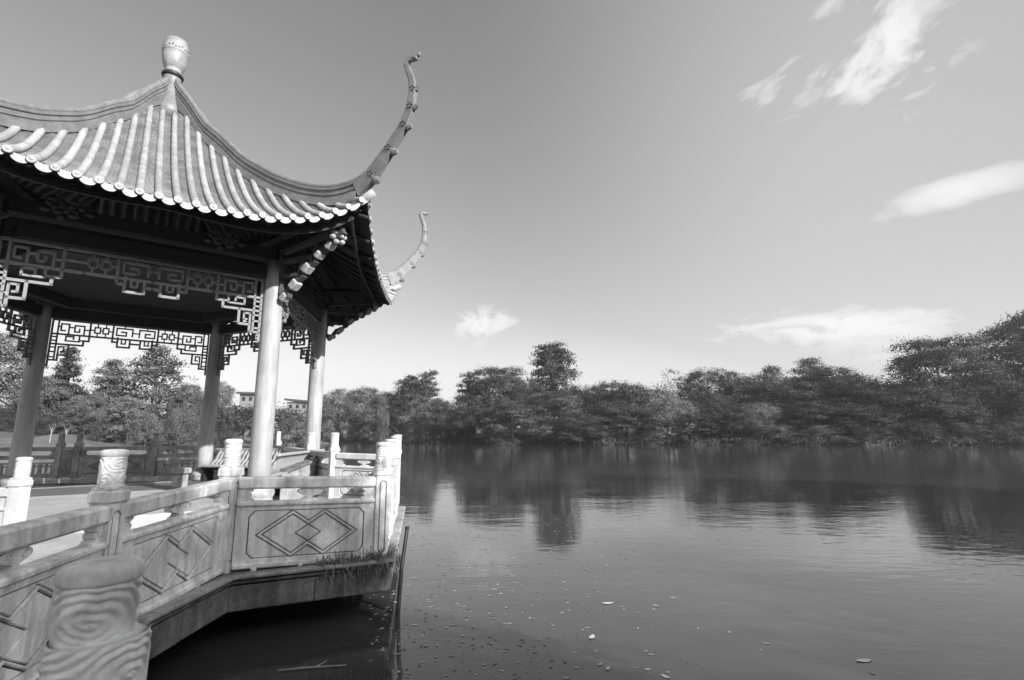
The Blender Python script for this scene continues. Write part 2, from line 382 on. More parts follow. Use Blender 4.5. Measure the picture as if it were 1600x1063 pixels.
def scallop(x0, x1, z0, z1, kind):
    """outline of the carved cloud supports between panel and rail"""
    L, H = x1 - x0, z1 - z0
    if kind == 'mid': q = [(0.18, 0), (0.82, 0), (0.80, .12), (0.66, .2), (0.60, .34), (0.72, .42), (0.90, .5), (1, .66), (0.97, .82), (0.86, .93), (0.88, 1), (0.12, 1), (0.14, .93), (0.03, .82), (0, .66), (0.10, .5), (0.28, .42), (0.40, .34), (0.34, .2), (0.20, .12)]
    else: q = [(0, 0), (0.95, 0), (1.0, .10), (0.86, .22), (0.70, .24), (0.82, .38), (0.84, .54), (0.70, .62), (0.60, .58), (0.78, .72), (0.92, .84), (0.90, 1), (0, 1)]
    return [(x0 + a * L, z0 + b * H) for a, b in q]
def swirl(mb, cx, cz, r, y, n=26, turns=1.6):
    for sg in (-1, 1):
        mb.tube([(cx + r * (1 - i / n) * math.cos(i / n * turns * 6.28), y * sg, cz + r * (1 - i / n) * math.sin(i / n * turns * 6.28)) for i in range(n)], 0.006, 5)
def balustrade(name, label, posts, m, dense=False, styles=None, first_post=True, last_post=True, group='stone balustrades of the lakeside terrace'):
    root = empty(name, (posts[0][0], posts[0][1], zb), label, 'balustrade', group)
    key = (m.name, dense)
    if key not in POST: POST[key] = post_mesh(m, dense)
    if key not in HEAD:
        HEAD[key] = head_mesh(*((180, 110) if dense else (40, 22))); 
        if m is not stone: HEAD[key].materials[0] = m
    n = len(posts); r0 = Vector((posts[0][0], posts[0][1], zb))
    for i, (x, y, dz) in enumerate(posts):
        if (i == 0 and not first_post) or (i == n - 1 and not last_post): continue
        j = min(i, n - 2); ang = math.atan2(posts[j + 1][1] - posts[j][1], posts[j + 1][0] - posts[j][0])
        po = ob('post', POST[key], root, (x - r0.x, y - r0.y, dz - zb), ang)
        ob('post_head', HEAD[key], po, (0, 0, zc1 + 0.026), 0.7 + i)
    for i in range(n - 1):
        a, b = Vector((*posts[i][:2], posts[i][2])), Vector((*posts[i + 1][:2], posts[i + 1][2]))
        d = (b - a); L2 = d.to_2d().length; u = d.to_2d().normalized(); ang = math.atan2(u.y, u.x)
        sh = d.z / L2
        L = L2 - 0.164; st = (styles or ['rhombus'] * n)[i]
        def place(nm, me):
            # follow the gentle fall of the terrace between two posts (posts stay upright)
            if abs(sh) > 1e-6:
                me = me.copy(); co = np.empty(len(me.vertices) * 3); me.vertices.foreach_get('co', co); co = co.reshape(-1, 3)
                co[:, 2] += co[:, 0] * sh; me.vertices.foreach_set('co', co.ravel()); me.update()
            return ob(nm, me, root, (a.x + u.x * 0.082 - r0.x, a.y + u.y * 0.082 - r0.y, a.z - zb), ang)
        place('panel', panel_mesh(L, m, dense, st))
        nb = 10; mb = MB()
        for (dy, z0, z1) in ((0.15, zr0, zr1),):
            mb.bbox((L / 2, 0, (z0 + z1) / 2), (L, dy, z1 - z0), 0.018)
        place('handrail', mb.mesh('handrail', m))
        mb = MB(); mb.bbox((L / 2, 0, zl + 0.022), (L, 0.15, 0.05), 0.014); place('ledge', mb.mesh('ledge', m))
        mb = MB(); mb.bbox((L / 2, 0, zb + 0.0), (L, 0.15, 0.05), 0.012); place('bottom_rail', mb.mesh('bottom_rail', m))
        zs = zl + 0.046
        if st != 'open' or True:
            for kind, x0, x1 in (('end', 0, 0.17), ('mid', L / 2 - 0.14, L / 2 + 0.14), ('end', L, L - 0.17)):
                mb = MB(); pl = scallop(x0, x1, zs, zr0 + 0.002, kind); mb.plate(pl if x1 > x0 else pl[::-1], -0.04, 0.04)
                if dense:
                    if kind == 'end': swirl(mb, x0 + (x1 - x0) * 0.42, zs + 0.075, 0.045, 0.041)
                    else: swirl(mb, (x0 + x1) / 2 - 0.06, zs + 0.105, 0.035, 0.041); swirl(mb, (x0 + x1) / 2 + 0.06, zs + 0.105, 0.035, 0.041)
                place('cloud_support', mb.mesh('cloud_support', m))
    return root
P0, P1, P2, P3 = (-2.58, 2.05, -0.03), (-3.09, 4.12, -0.05), (-3.07, 5.82, 0.02), (-1.60, 6.55, -0.03)
Pb, Pc, Pd = (-1.86, 8.03, 0.0), (-2.11, 9.5, 0.05), (-2.40, 11.0, 0.08)
P5, Pm, P6, P7 = (-3.79, 11.25, 0.13), (-4.95, 12.95, 0.15), (-7.12, 16.0, 0.22), (-9.80, 18.6, 0.22)
balustrade('bridge_balustrade', 'shaded carved stone balustrade running from the lower left corner to the terrace corner', [P0, P1, P2], stone, True)
balustrade('front_balustrade', 'single shaded balustrade bay with two linked diamonds facing the viewer', [P2, P3], stone, True, first_post=False)
balustrade('side_balustrade', 'white sunlit balustrade seen end-on along the water edge', [P3, Pb, Pc, Pd], stone_w, False, first_post=False)
balustrade('lake_balustrade', 'white sunlit balustrade behind the two right columns, facing the open lake', [Pd, P5, Pm, P6, P7], stone_w, False, first_post=False)
balustrade('rear_balustrade', 'shadowed balustrade behind the pavilion with solid and pierced bays', [P7, (-11.75, 17.4, 0.2), (-13.85, 16.9, 0.2), (-14.35, 16.8, 0.2), (-16.4, 16.5, 0.2), (-19.5, 16.2, 0.2)], stone_m, False, styles=['open', 'rhombus', 'rhombus', 'open', 'open'], first_post=False)  # darker stone colour stands in for the pavilion's shade on this run
balustrade('landing_balustrade', 'white sunlit balustrade end at the left edge of the photo', [(-6.80, 7.40, -0.21), (-8.7, 7.5, -0.21), (-10.6, 7.6, -0.21)], stone_w, False)

# terrace: deck, moulded kerb courses and fascia blocks
ter = empty('terrace', (-6, 8, 0), 'low stone terrace on the lake carrying pavilion and balustrades', 'terrace')
outl = [(-2.0, -1.0), P0[:2], P1[:2], P2[:2], P3[:2], Pd[:2], P5[:2], P6[:2], P7[:2], (-11.75, 17.4), (-13.85, 16.9), (-19.5, 16.2)]
def offset(path, d):
    o = []
    for i in range(len(path)):
        q = np.array(path[i]); ns = []
        for a, b in ((i - 1, i), (i, i + 1)):
            if a < 0 or b >= len(path): continue
            v = np.array(path[b]) - np.array(path[a]); v = v / np.hypot(*v); ns.append(np.array([v[1], -v[0]]))
        nn = sum(ns) / len(ns); nn = nn / (nn @ nn) if len(ns) == 2 else nn
        o.append(q + nn * d)
    return o
deck_poly = [tuple(q) for q in offset(outl, 0.10)] + [(-24, 16), (-24, -1)]
def child(o, parent): o.parent = parent; o.location = -Vector(parent.location); return o
mb = MB(); mb.prism(deck_poly[::-1], EYE - 1.50, EYE - 1.41); child(mb.build('deck', pave), ter)
fp = [tuple(q) for q in offset(outl, -1.5)] + [(-24, 14.5), (-24, -1)]
mb = MB(); mb.prism(fp[::-1], -1.5, EYE - 1.50); child(mb.build('foundation', stone_d), ter)
def course(name, din, dout, z0, z1, m, blocks, gap=0.006, jit=0.0):
    A, B = offset(outl, din), offset(outl, dout); rr = random.Random(5)
    for i in range(len(outl) - 1):
        n = blocks(i, np.hypot(*(np.array(outl[i + 1]) - np.array(outl[i])))); L = np.hypot(*(B[i + 1] - B[i]))
        for k in range(n):
            f0, f1 = k / n + (gap / L if k else 0), (k + 1) / n - (gap / L if k < n - 1 else 0)
            q = [A[i] + (A[i + 1] - A[i]) * f0, A[i] + (A[i + 1] - A[i]) * f1, B[i] + (B[i + 1] - B[i]) * f1, B[i] + (B[i + 1] - B[i]) * f0]
            nrm = (B[i] - A[i]); j = rr.uniform(-jit, jit); nv = np.array([B[i + 1][1] - B[i][1], -(B[i + 1][0] - B[i][0])]) / L
            q[2] = q[2] + nv * j; q[3] = q[3] + nv * j
            mb = MB(); bz = 0.012
            q2 = [q[0], q[1], q[2] - nv * bz, q[3] - nv * bz]
            v = [(*a, z0) for a in q2] + [(*a, z0 + bz) for a in q] + [(*a, z1 - bz) for a in q] + [(*a, z1) for a in q2]
            f = [(0, 3, 2, 1)[::-1], (12, 13, 14, 15)[::-1]]
            for r_ in range(3):
                for e in range(4): f.append((r_ * 4 + e, r_ * 4 + 4 + e, r_ * 4 + 4 + (e + 1) % 4, r_ * 4 + (e + 1) % 4))
            mb.add(v, f); child(mb.build(name, m), ter)
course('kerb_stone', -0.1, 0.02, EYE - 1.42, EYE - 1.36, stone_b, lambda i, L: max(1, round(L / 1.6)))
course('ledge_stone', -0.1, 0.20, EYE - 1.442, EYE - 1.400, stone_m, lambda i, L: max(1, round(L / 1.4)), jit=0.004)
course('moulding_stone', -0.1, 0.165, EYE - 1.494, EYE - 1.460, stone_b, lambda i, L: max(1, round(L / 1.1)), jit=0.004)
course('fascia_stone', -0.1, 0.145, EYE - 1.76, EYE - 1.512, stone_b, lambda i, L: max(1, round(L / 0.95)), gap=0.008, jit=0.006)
for (a, b) in ((P1, P2), (P2, P3), (P0, P1)):                       # small round studs in the recess under the panels
    d = np.array(b[:2]) - np.array(a[:2]); L = np.hypot(*d); u = d / L; nv = np.array([u[1], -u[0]])
    for fr in (0.18, 0.46, 0.68):
        c = np.array(a[:2]) + d * fr + nv * 0.06
        mb = MB(); mb.lathe([(0.012, -0.03), (0.027, -0.016), (0.03, 0.0), (0.025, 0.016), (0.012, 0.026)], 12, (c[0], c[1], EYE - 1.382)); child(mb.build('stud', stone, smooth=True), ter)

# ------------------------------------------------------------------ pavilion (hexagonal)
PHI = 52.336; C0 = Vector((-8.58, 11.74, EYE - 1.2)); RC = 4.04; AP = RC * math.cos(R(30))
pav = empty('pavilion', C0, 'hexagonal open pavilion with curved tiled roof and upswept corner horns', 'pavilion')
THETA = [R(90 - (PHI + 90 - 60 * k)) for k in range(6)]             # outward direction of side k; side 0 faces the viewer
def side(name, me, k, parent=pav): return ob(name, me, parent, (0, 0, 0), THETA[k])
HA = [R(90 - (PHI + 60 - 60 * k)) for k in range(6)]                # corners: 0 = right front column
# floor
mb = MB(); mb.prism([(4.45 * math.cos(a), 4.45 * math.sin(a)) for a in sorted(HA)], -0.27, -0.02); mb.build('floor', pave, pav)
ft = []
for a in sorted(HA): ft.append((3.9 * math.cos(a), 3.9 * math.sin(a)))
nx_, ny_ = math.cos(THETA[0]), math.sin(THETA[0])                   # the roof's shade on the rear floor is put in as a dark sheet
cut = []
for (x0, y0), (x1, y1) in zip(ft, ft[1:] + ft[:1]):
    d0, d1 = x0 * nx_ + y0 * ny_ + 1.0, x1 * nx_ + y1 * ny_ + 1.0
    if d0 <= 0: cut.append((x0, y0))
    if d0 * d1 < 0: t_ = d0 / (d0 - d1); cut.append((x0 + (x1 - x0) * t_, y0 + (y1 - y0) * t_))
mb = MB(); mb.prism(cut, -0.1, -0.015); mb.build('floor_shade', shade_floor, pav)
# columns on drum bases
cm = MB(); zz = np.linspace(0.28, 4.75, 14)
cm.lathe([(0.205 - 0.022 * (z / 4.7), z) for z in zz], 32); cme = cm.mesh('column', paint, True)
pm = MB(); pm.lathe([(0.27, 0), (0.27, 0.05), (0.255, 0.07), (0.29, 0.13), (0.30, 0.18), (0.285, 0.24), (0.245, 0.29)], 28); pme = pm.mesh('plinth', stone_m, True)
for a in HA:
    dl = 0.22 if a == HA[5] else 0.0                                 # the left front post stands slightly off the regular grid
    c = ob('column', cme, pav, (RC * math.cos(a) - dl * math.sin(R(PHI)), RC * math.sin(a) - dl * math.cos(R(PHI)), 0)); ob('plinth', pme, c, (0, 0, 0))
# beams, lintels, ceiling
def beam(d, z0, z1, th, m, name, L=None):
    mb = MB(); L = L or 2 * d * math.tan(R(30)); mb.bbox((d, 0, (z0 + z1) / 2), (th, L, z1 - z0), 0.012); return mb.mesh(name, m)
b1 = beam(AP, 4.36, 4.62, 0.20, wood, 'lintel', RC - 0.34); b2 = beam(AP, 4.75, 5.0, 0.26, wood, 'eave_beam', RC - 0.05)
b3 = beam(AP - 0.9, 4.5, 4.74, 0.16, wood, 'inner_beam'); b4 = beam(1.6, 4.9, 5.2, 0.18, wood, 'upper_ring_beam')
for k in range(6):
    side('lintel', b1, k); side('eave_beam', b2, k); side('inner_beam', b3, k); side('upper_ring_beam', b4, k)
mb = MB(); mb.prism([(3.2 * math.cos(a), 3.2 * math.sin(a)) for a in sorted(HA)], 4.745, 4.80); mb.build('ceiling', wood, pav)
# fretwork: frieze + stepped corner pieces + centre drop, drawn as bars in the side plane
def fret(ex=0.0):
    mb = MB(); bw_, bd = 0.045, 0.05
    def bar(l0, z0, l1, z1, w_=bw_, d_=bd):
        mb.box((AP, (l0 + l1) / 2, (z0 + z1) / 2), (d_, abs(l1 - l0) + w_, abs(z1 - z0) + w_))
    def poly(q, **kw):
        for (a, b), (c, d) in zip(q, q[1:]): bar(a, b, c, d, **kw)
    z0, z1, W = 3.95, 4.33, RC / 2 - 0.22
    for sg in (-1, 1):
        s = lambda q: [(sg * (a + (ex if sg < 0 and a > 1.0 else 0)), b) for a, b in q]
        poly(s([(0, z1), (W, z1)])); poly(s([(0.50, z0), (0.96, z0)])); poly(s([(0, z0), (0.5, z0)]), d_=0.045)
        poly(s([(0.52, z0), (0.52, z1)])); poly(s([(1.02, z0 - 0.0), (1.02, z1)]))
        # nested square spirals of the frieze
        for c in (0.62, 0.80):
            poly(s([(c, z0 + 0.11), (c + 0.12, z0 + 0.11), (c + 0.12, z0 + 0.26), (c, z0 + 0.26), (c, z0 + 0.11)]), w_=0.035)
        poly(s([(0.52, z0 + 0.18), (0.62, z0 + 0.18)]), w_=0.03); poly(s([(0.74, z0 + 0.18), (0.80, z0 + 0.18)]), w_=0.03); poly(s([(0.92, z0 + 0.18), (1.02, z0 + 0.18)]), w_=0.03)
        for c in (0.68, 0.86): poly(s([(c, z0 + 0.26), (c, z1)]), w_=0.03); poly(s([(c, z0), (c, z0 + 0.11)]), w_=0.03)
        poly(s([(0.08, z0 + 0.10), (0.08, z1 - 0.08), (0.44, z1 - 0.08), (0.44, z0 + 0.10), (0.22, z0 + 0.10), (0.22, z1 - 0.18), (0.33, z1 - 0.18)]), w_=0.038)
        poly(s([(0, z0 + 0.19), (0.08, z0 + 0.19)]), w_=0.03); poly(s([(0.26, z1 - 0.08), (0.26, z1)]), w_=0.03)
        # centre drop: two square hooks below the frieze
        poly(s([(0.52, z0), (0.52, z0 - 0.10), (0.40, z0 - 0.10), (0.40, z0 - 0.23), (0.12, z0 - 0.23), (0.12, z0 - 0.12), (0, z0 - 0.12)]))
        poly(s([(0.12, z0 - 0.12), (0.12, z0)])); poly(s([(0.40, z0 - 0.10), (0.40, z0 + 0.02)])); poly(s([(0.22, z0), (0.22, z0 - 0.13), (0.31, z0 - 0.13), (0.31, z0 - 0.05)]), w_=0.036)
        # stepped corner piece against the column
        poly(s([(1.02, z0), (1.02, z0 - 0.14), (1.13, z0 - 0.14), (1.13, z0 - 0.27), (1.42, z0 - 0.27), (W, z0 - 0.27)]))
        poly(s([(1.42, z0 - 0.27), (1.42, z0 - 0.56), (1.62, z0 - 0.56), (1.62, z0 - 0.70), (W, z0 - 0.70)]))
        poly(s([(W, z1), (W, z0 - 0.86)])); poly(s([(1.68, z1), (1.68, z0 - 0.70)]), w_=0.038)
        poly(s([(0.96, z0), (W, z0)]))
        poly(s([(1.22, z0), (1.22, z0 - 0.17), (1.50, z0 - 0.17), (1.50, z0 - 0.05), (1.34, z0 - 0.05), (1.34, z0 - 0.11)]), w_=0.036)
        poly(s([(1.13, z0 - 0.14), (1.22, z0 - 0.14)]), w_=0.036)
        poly(s([(1.62, z0 - 0.56), (1.62, z0 - 0.34), (1.51, z0 - 0.34), (1.51, z0 - 0.46), (1.56, z0 - 0.46)]), w_=0.036)
        for q in (0.08, 0.18, 0.36, 0.48, 0.62): poly(s([(1.68, z0 - q), (W, z0 - q)]), w_=0.036)
        poly(s([(1.14, z0), (1.14, z0 + 0.26), (1.34, z0 + 0.26), (1.34, z0 + 0.09), (1.24, z0 + 0.09), (1.24, z0 + 0.17)]), w_=0.036)
        poly(s([(1.46, z0), (1.46, z0 + 0.28), (1.62, z0 + 0.28), (1.62, z0 + 0.10), (1.54, z0 + 0.10)]), w_=0.036)
        poly(s([(1.02, z0 + 0.16), (1.14, z0 + 0.16)]), w_=0.03); poly(s([(1.34, z0 + 0.2), (1.46, z0 + 0.2)]), w_=0.03); poly(s([(1.62, z0 + 0.2), (1.68, z0 + 0.2)]), w_=0.03)
    return mb.mesh('fretwork', lat)
fm, fm0 = fret(), fret(0.22)
for k in range(6): side('fretwork', fm if k else fm0, k)
# carved plaques above the frieze on each side
def plaque(cy):
    mb = MB(); rr = random.Random(3)
    for cy in (cy,):
        for q in range(16):
            a = q * 2.4; r = 0.05 + 0.022 * q; y, z = cy + r * math.cos(a) * 0.95, 4.96 + 0.13 * r / 0.35 * math.sin(a) * 1.2
            mb.lathe([(0.001, 0.0), (0.05, 0.012), (0.055, 0.03), (0.02, 0.05), (0.001, 0.052)], 8, (0, 0, 0))
            v = mb.v[-1].copy(); mb.v[-1] = np.stack([AP + 0.14 + v[:, 2], y + v[:, 0] * rr.uniform(.9, 1.6), z + v[:, 1]], -1)
    return mb.mesh('carved_plaque', plq, True)
for cy in (-1.30, 1.02):
    pq = plaque(cy)
    for k in range(6): side('carved_plaque', pq, k)
# carved corner brackets along the hips
def bracket():
    mb = MB(); th = 0.06; blocks = []
    o = [(4.20, 4.85), (4.20, 3.95), (4.30, 3.86), (4.43, 3.93), (4.50, 4.14), (4.78, 4.27), (4.80, 4.42), (5.05, 4.52), (5.06, 4.74), (5.42, 4.86), (5.46, 4.99), (5.72, 5.10), (5.74, 5.22), (5.4, 5.16), (5.0, 5.05), (4.6, 4.95)]
    bars = [((4.22, 4.95), (4.22, 3.98), 0.07), ((4.22, 4.02), (4.46, 4.0), 0.08), ((4.40, 4.02), (4.52, 4.2), 0.09), ((4.22, 4.42), (4.66, 4.40), 0.06), ((4.52, 4.18), (4.80, 4.36), 0.09),
            ((4.74, 4.34), (4.80, 4.72), 0.08), ((4.22, 4.72), (5.1, 4.74), 0.07), ((4.80, 4.42), (5.08, 4.62), 0.09), ((5.04, 4.6), (5.12, 4.95), 0.09), ((5.08, 4.70), (5.44, 4.92), 0.10), ((5.40, 4.92), (5.74, 5.12), 0.10), ((4.22, 4.92), (5.7, 5.2), 0.09)]
    for (r0, z0), (r1, z1), wd in bars:
        d = Vector((r1 - r0, 0, z1 - z0)); n = Vector((-d.z, 0, d.x)).normalized() * wd / 2; e = d.normalized() * wd * 0.3
        a, b = Vector((r0, 0, z0)) - e, Vector((r1, 0, z1)) + e
        q = [a + n, b + n, b - n, a - n]; mb.plate([(p_.x, p_.z) for p_ in q], -th, th)
    for r0, z0, s_ in ((4.36, 3.97, 0.10), (4.60, 4.20, 0.12), (4.90, 4.50, 0.115), (5.18, 4.74, 0.09), (5.44, 4.90, 0.10)):
        kb = MB(); kb.bbox((0, 0, 0), (s_ * 1.7, 0.2, s_ * 1.3), 0.025)
        v = kb.v[0]; a_ = 0.75; x_, z_ = v[:, 0] * math.cos(a_) - v[:, 2] * math.sin(a_), v[:, 0] * math.sin(a_) + v[:, 2] * math.cos(a_)
        kb.v[0] = np.stack([r0 + x_, v[:, 1], z0 + z_], -1); blocks.append(kb.mesh('bracket_block', carve))
    return mb.mesh('corner_bracket', plq), blocks
def flower():
    mb = MB()
    for q in range(6):
        a = q * math.pi / 3 + 0.2; c = Vector((5.62 + 0.03 * math.cos(a), 0.11 * math.cos(a) * 1.15, 5.05 + 0.11 * math.sin(a)))
        mb.lathe([(0.001, -0.06), (0.055, -0.03), (0.065, 0.0), (0.05, 0.03), (0.001, 0.05)], 8, c)
    mb.lathe([(0.001, -0.05), (0.05, -0.02), (0.05, 0.02), (0.001, 0.05)], 8, (5.70, 0, 5.05))
    return mb.mesh('bracket_flower', carve, True)
(bm_, blk), fl = bracket(), flower()
for a in HA:
    o = ob('corner_bracket', bm_, pav, (0, 0, 0), a); ob('bracket_flower', fl, o, (0, 0, 0))
    for q in blk: ob('bracket_block', q, o, (0, 0, 0))

# roof: concave slopes, tube tiles, drip tiles, hips with horns
RIDGE = [(0.0, 10.30), (0.2, 10.06), (0.44, 9.74), (0.75, 9.45), (1.42, 8.60), (1.97, 8.18), (2.7, 7.50), (3.0, 7.28), (3.82, 6.76), (4.6, 6.39), (5.2, 6.20), (5.57, 6.15), (6.04, 6.18), (6.26, 6.30)]
HIPT = [(0.0, 9.45), (0.44, 9.20), (0.75, 8.95), (1.42, 8.15), (1.97, 7.73), (2.7, 7.06), (3.0, 6.84), (3.82, 6.33), (4.6, 5.97), (5.2, 5.78), (5.57, 5.72), (6.04, 5.72), (6.285, 5.78), (6.6, 5.9)]
EAV = [(0, 4.83), (0.5, 4.83), (1.2, 4.88), (1.73, 4.96), (2.27, 5.14), (2.73, 5.40), (3.145, 5.76), (3.4, 6.0)]
ip = lambda T, x: float(np.interp(x, [q[0] for q in T], [q[1] for q in T]))
def smooth_ip(T, x):
    return (ip(T, x - 0.18 if x > 0.18 else x) + 2 * ip(T, x) + ip(T, x + 0.18)) / 4 if x > 0.3 else ip(T, x)
DE = 5.44
def zline(l, tau):
    l = abs(l); z0, z1 = smooth_ip(HIPT, 2 * l), smooth_ip(EAV, l); kk = 0.34
    return z1 + (z0 - z1) * ((1 - kk) * (1 - tau) + kk * (1 - tau) ** 2)
def dline(l, tau): return 1.732 * abs(l) + (DE - 1.732 * abs(l)) * tau
NT = 26; LS = [(-NT / 2 + 0.5 + i) * 0.2415 for i in range(NT)]
# pan surface with a small step at every course of tiles
def slope_mesh():
    mb = MB(); rows = 46; nl = 157
    ls = np.linspace(-3.14, 3.14, nl); Pm_ = []
    for r_ in range(rows):
        for e in (0.0, 0.999):
            row = []
            for l in ls:
                tau = (r_ + e) / rows; tau = min(1, tau); fr = ((l / 0.2415) % 1.0)
                dip = -0.035 * math.sin(math.pi * fr) if False else -0.03 * (1 - (2 * ((l / 0.2415 + 0.0) % 1.0) - 1) ** 2)
                row.append((dline(l, tau), l, zline(l, tau) + dip + (0.010 if e > 0.5 else -0.006)))
            Pm_.append(row)
    mb.grid(np.array(Pm_)); return mb.mesh('roof_slope', pan)
def soffit_mesh():
    mb = MB(); ls = np.linspace(-3.1, 3.1, 41); Pm_ = []
    for tau in np.linspace(0, 1, 14):
        row = []
        for l in ls:
            dd = max(dline(l, 0), 2.6) ; t2 = (dd - dline(l, 0)) / max(1e-6, DE - dline(l, 0)); tt = t2 + (1 - t2) * tau
            row.append((dline(l, tt) - 0.01, l, zline(l, tt) - 0.075))
        Pm_.append(row)
    mb.grid(np.array(Pm_), flip=True)
    Pm_ = [[(DE - 0.012, l, zline(l, 1) - 0.075) for l in ls], [(DE - 0.012, l, zline(l, 1) - 0.02) for l in ls]]
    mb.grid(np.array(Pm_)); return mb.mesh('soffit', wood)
sm, sf = slope_mesh(), soffit_mesh()
tubes = []
for l in LS:
    mb = MB(); n = 19; pts = []; rad = []
    for i in range(n):
        tau = i / (n - 1); x = dline(l, tau)
        if x < 0.35: continue
        pts.append((x, l, zline(l, tau) + 0.012)); rad.append(0.058)
    pts.append((DE + 0.035, l, zline(l, 1) + 0.004)); rad.append(0.068)
    # tile joints: slight shoulders
    P2_, R2_ = [], []
    for i in range(len(pts) - 1):
        a, b = Vector(pts[i]), Vector(pts[i + 1]); P2_ += [a, a.lerp(b, 0.92)]; R2_ += [0.055, 0.062]
    P2_.append(Vector(pts[-1])); R2_.append(0.060)
    mb.tube(P2_, R2_, 10); me = mb.mesh('tile_tube', glaze, True)
    mb = MB(); mb.lathe([(0.062, 0), (0.064, 0.012), (0.056, 0.018), (0.049, 0.012), (0.026, 0.012), (0.019, 0.020), (0.001, 0.022)], 14)
    v = mb.v[-1].copy(); sl_ = 0.25; mb.v[-1] = np.stack([DE + 0.035 + v[:, 2], l + v[:, 0], zline(l, 1) + 0.004 + v[:, 1] - v[:, 2] * sl_], -1)
    tubes.append((me, mb.mesh('tile_end', glaze)))
drips = []
for i in range(NT + 1):
    l = (-NT / 2 + i) * 0.2415
    if abs(l) > 3.1: l = math.copysign(3.09, l)
    mb = MB(); q = []; wd, hh = 0.100, 0.105
    for j in range(13):
        a = math.pi * j / 12; q.append((wd * math.cos(a), -hh * math.sin(a) ** 0.75 - 0.012))
    zed = zline(l, 1); tl = (zline(l + 0.05, 1) - zline(l - 0.05, 1)) / 0.1
    top = [(-wd, 0.02), (wd, 0.02)][::-1]; q = q + [(-wd, 0.03), (-0.05, -0.005), (0.05, -0.005), (wd, 0.03)]
    n = len(q); v0 = [(DE + 0.006 - 0.16 * z, l + y, zed + z + y * tl - 0.0) for y, z in q]; v1 = [(x - 0.02, y, z) for x, y, z in v0]
    mb.add(v0 + v1, [tuple(range(n)), tuple(range(2 * n - 1, n - 1, -1))] + [(k, n + k, n + (k + 1) % n, (k + 1) % n) for k in range(n)])
    drips.append(mb.mesh('drip_tile', cap_m))
raft = []
for i in range(13):
    l = -2.9 + i * 2.9 / 6
    mb = MB(); pts = []
    for t_ in np.linspace(0, 1, 8):
        d0 = max(AP - 0.3, dline(l, 0) + 0.02); tt = (d0 - dline(l, 0)) / (DE - dline(l, 0)); tt = tt + (0.975 - tt) * t_
        pts.append((dline(l, tt), l, zline(l, tt) - 0.12))
    mb.tube(pts, 0.05, 6); raft.append(mb.mesh('rafter', wood, True))
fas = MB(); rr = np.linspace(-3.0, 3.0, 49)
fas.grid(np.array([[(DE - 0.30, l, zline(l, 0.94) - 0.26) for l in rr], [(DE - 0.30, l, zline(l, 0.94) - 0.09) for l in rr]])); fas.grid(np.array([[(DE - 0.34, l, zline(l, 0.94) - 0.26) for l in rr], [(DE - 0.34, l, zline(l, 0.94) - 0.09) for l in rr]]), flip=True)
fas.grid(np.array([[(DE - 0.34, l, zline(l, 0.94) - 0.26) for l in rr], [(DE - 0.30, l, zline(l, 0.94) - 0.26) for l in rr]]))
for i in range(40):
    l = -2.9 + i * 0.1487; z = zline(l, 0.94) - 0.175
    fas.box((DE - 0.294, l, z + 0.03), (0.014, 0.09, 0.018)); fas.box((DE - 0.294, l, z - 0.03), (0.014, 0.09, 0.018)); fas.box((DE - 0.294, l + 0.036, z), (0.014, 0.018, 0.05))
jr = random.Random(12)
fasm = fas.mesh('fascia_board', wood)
for k in range(6):
    side('roof_slope', sm, k); side('soffit', sf, k); side('fascia_board', fasm, k)
    for me, ce in tubes:
        o = side('tile_tube', me, k); o.location = (jr.uniform(-.008, .008), jr.uniform(-.008, .008), jr.uniform(-.006, .006)); ob('tile_end', ce, o, (0, 0, 0))
    for me in drips: side('drip_tile', me, k).location = (jr.uniform(-.008, .008), jr.uniform(-.006, .006), jr.uniform(-.008, .008))
    for me in raft: side('rafter', me, k)
# hips
HP = [(0.10, 10.17)] + [(r_, ip(RIDGE, r_)) for r_ in (0.2, 0.32)] + [(r_, smooth_ip(RIDGE, r_)) for r_ in np.linspace(0.5, 6.04, 24)]
def hip_mesh():
    mb = MB()
    def strip(off_t, off_b, half):
        rows = []
        for r_, z in HP:
            zb_ = smooth_ip(HIPT, r_) - 0.03; T = z - off_t; B = max(zb_, z - off_b) if off_b is not None else zb_
            rows.append([(r_, -half, B), (r_, -half, T), (r_, half, T), (r_, half, B)])
        P_ = np.array(rows); mb.grid(P_, wrap=True); mb.add(P_[0], [(0, 1, 2, 3)]); mb.add(P_[-1], [(3, 2, 1, 0)])
    strip(0.06, None, 0.055); strip(0.085, 0.125, 0.078); strip(0.20, 0.235, 0.072); strip(0.30, None, 0.085)
    mb.tube([(r_, 0, z - 0.035) for r_, z in HP], 0.062, 10)
    return mb.mesh('hip_ridge', ridge_m)
HO = [(5.95, 6.13), (6.04, 6.17), (6.28, 6.29), (6.69, 6.72), (7.01, 7.12), (7.15, 7.45), (7.20, 7.80), (7.17, 8.05), (7.09, 8.27), (7.05, 8.40), (7.09, 8.50), (7.18, 8.52), (7.27, 8.48)]
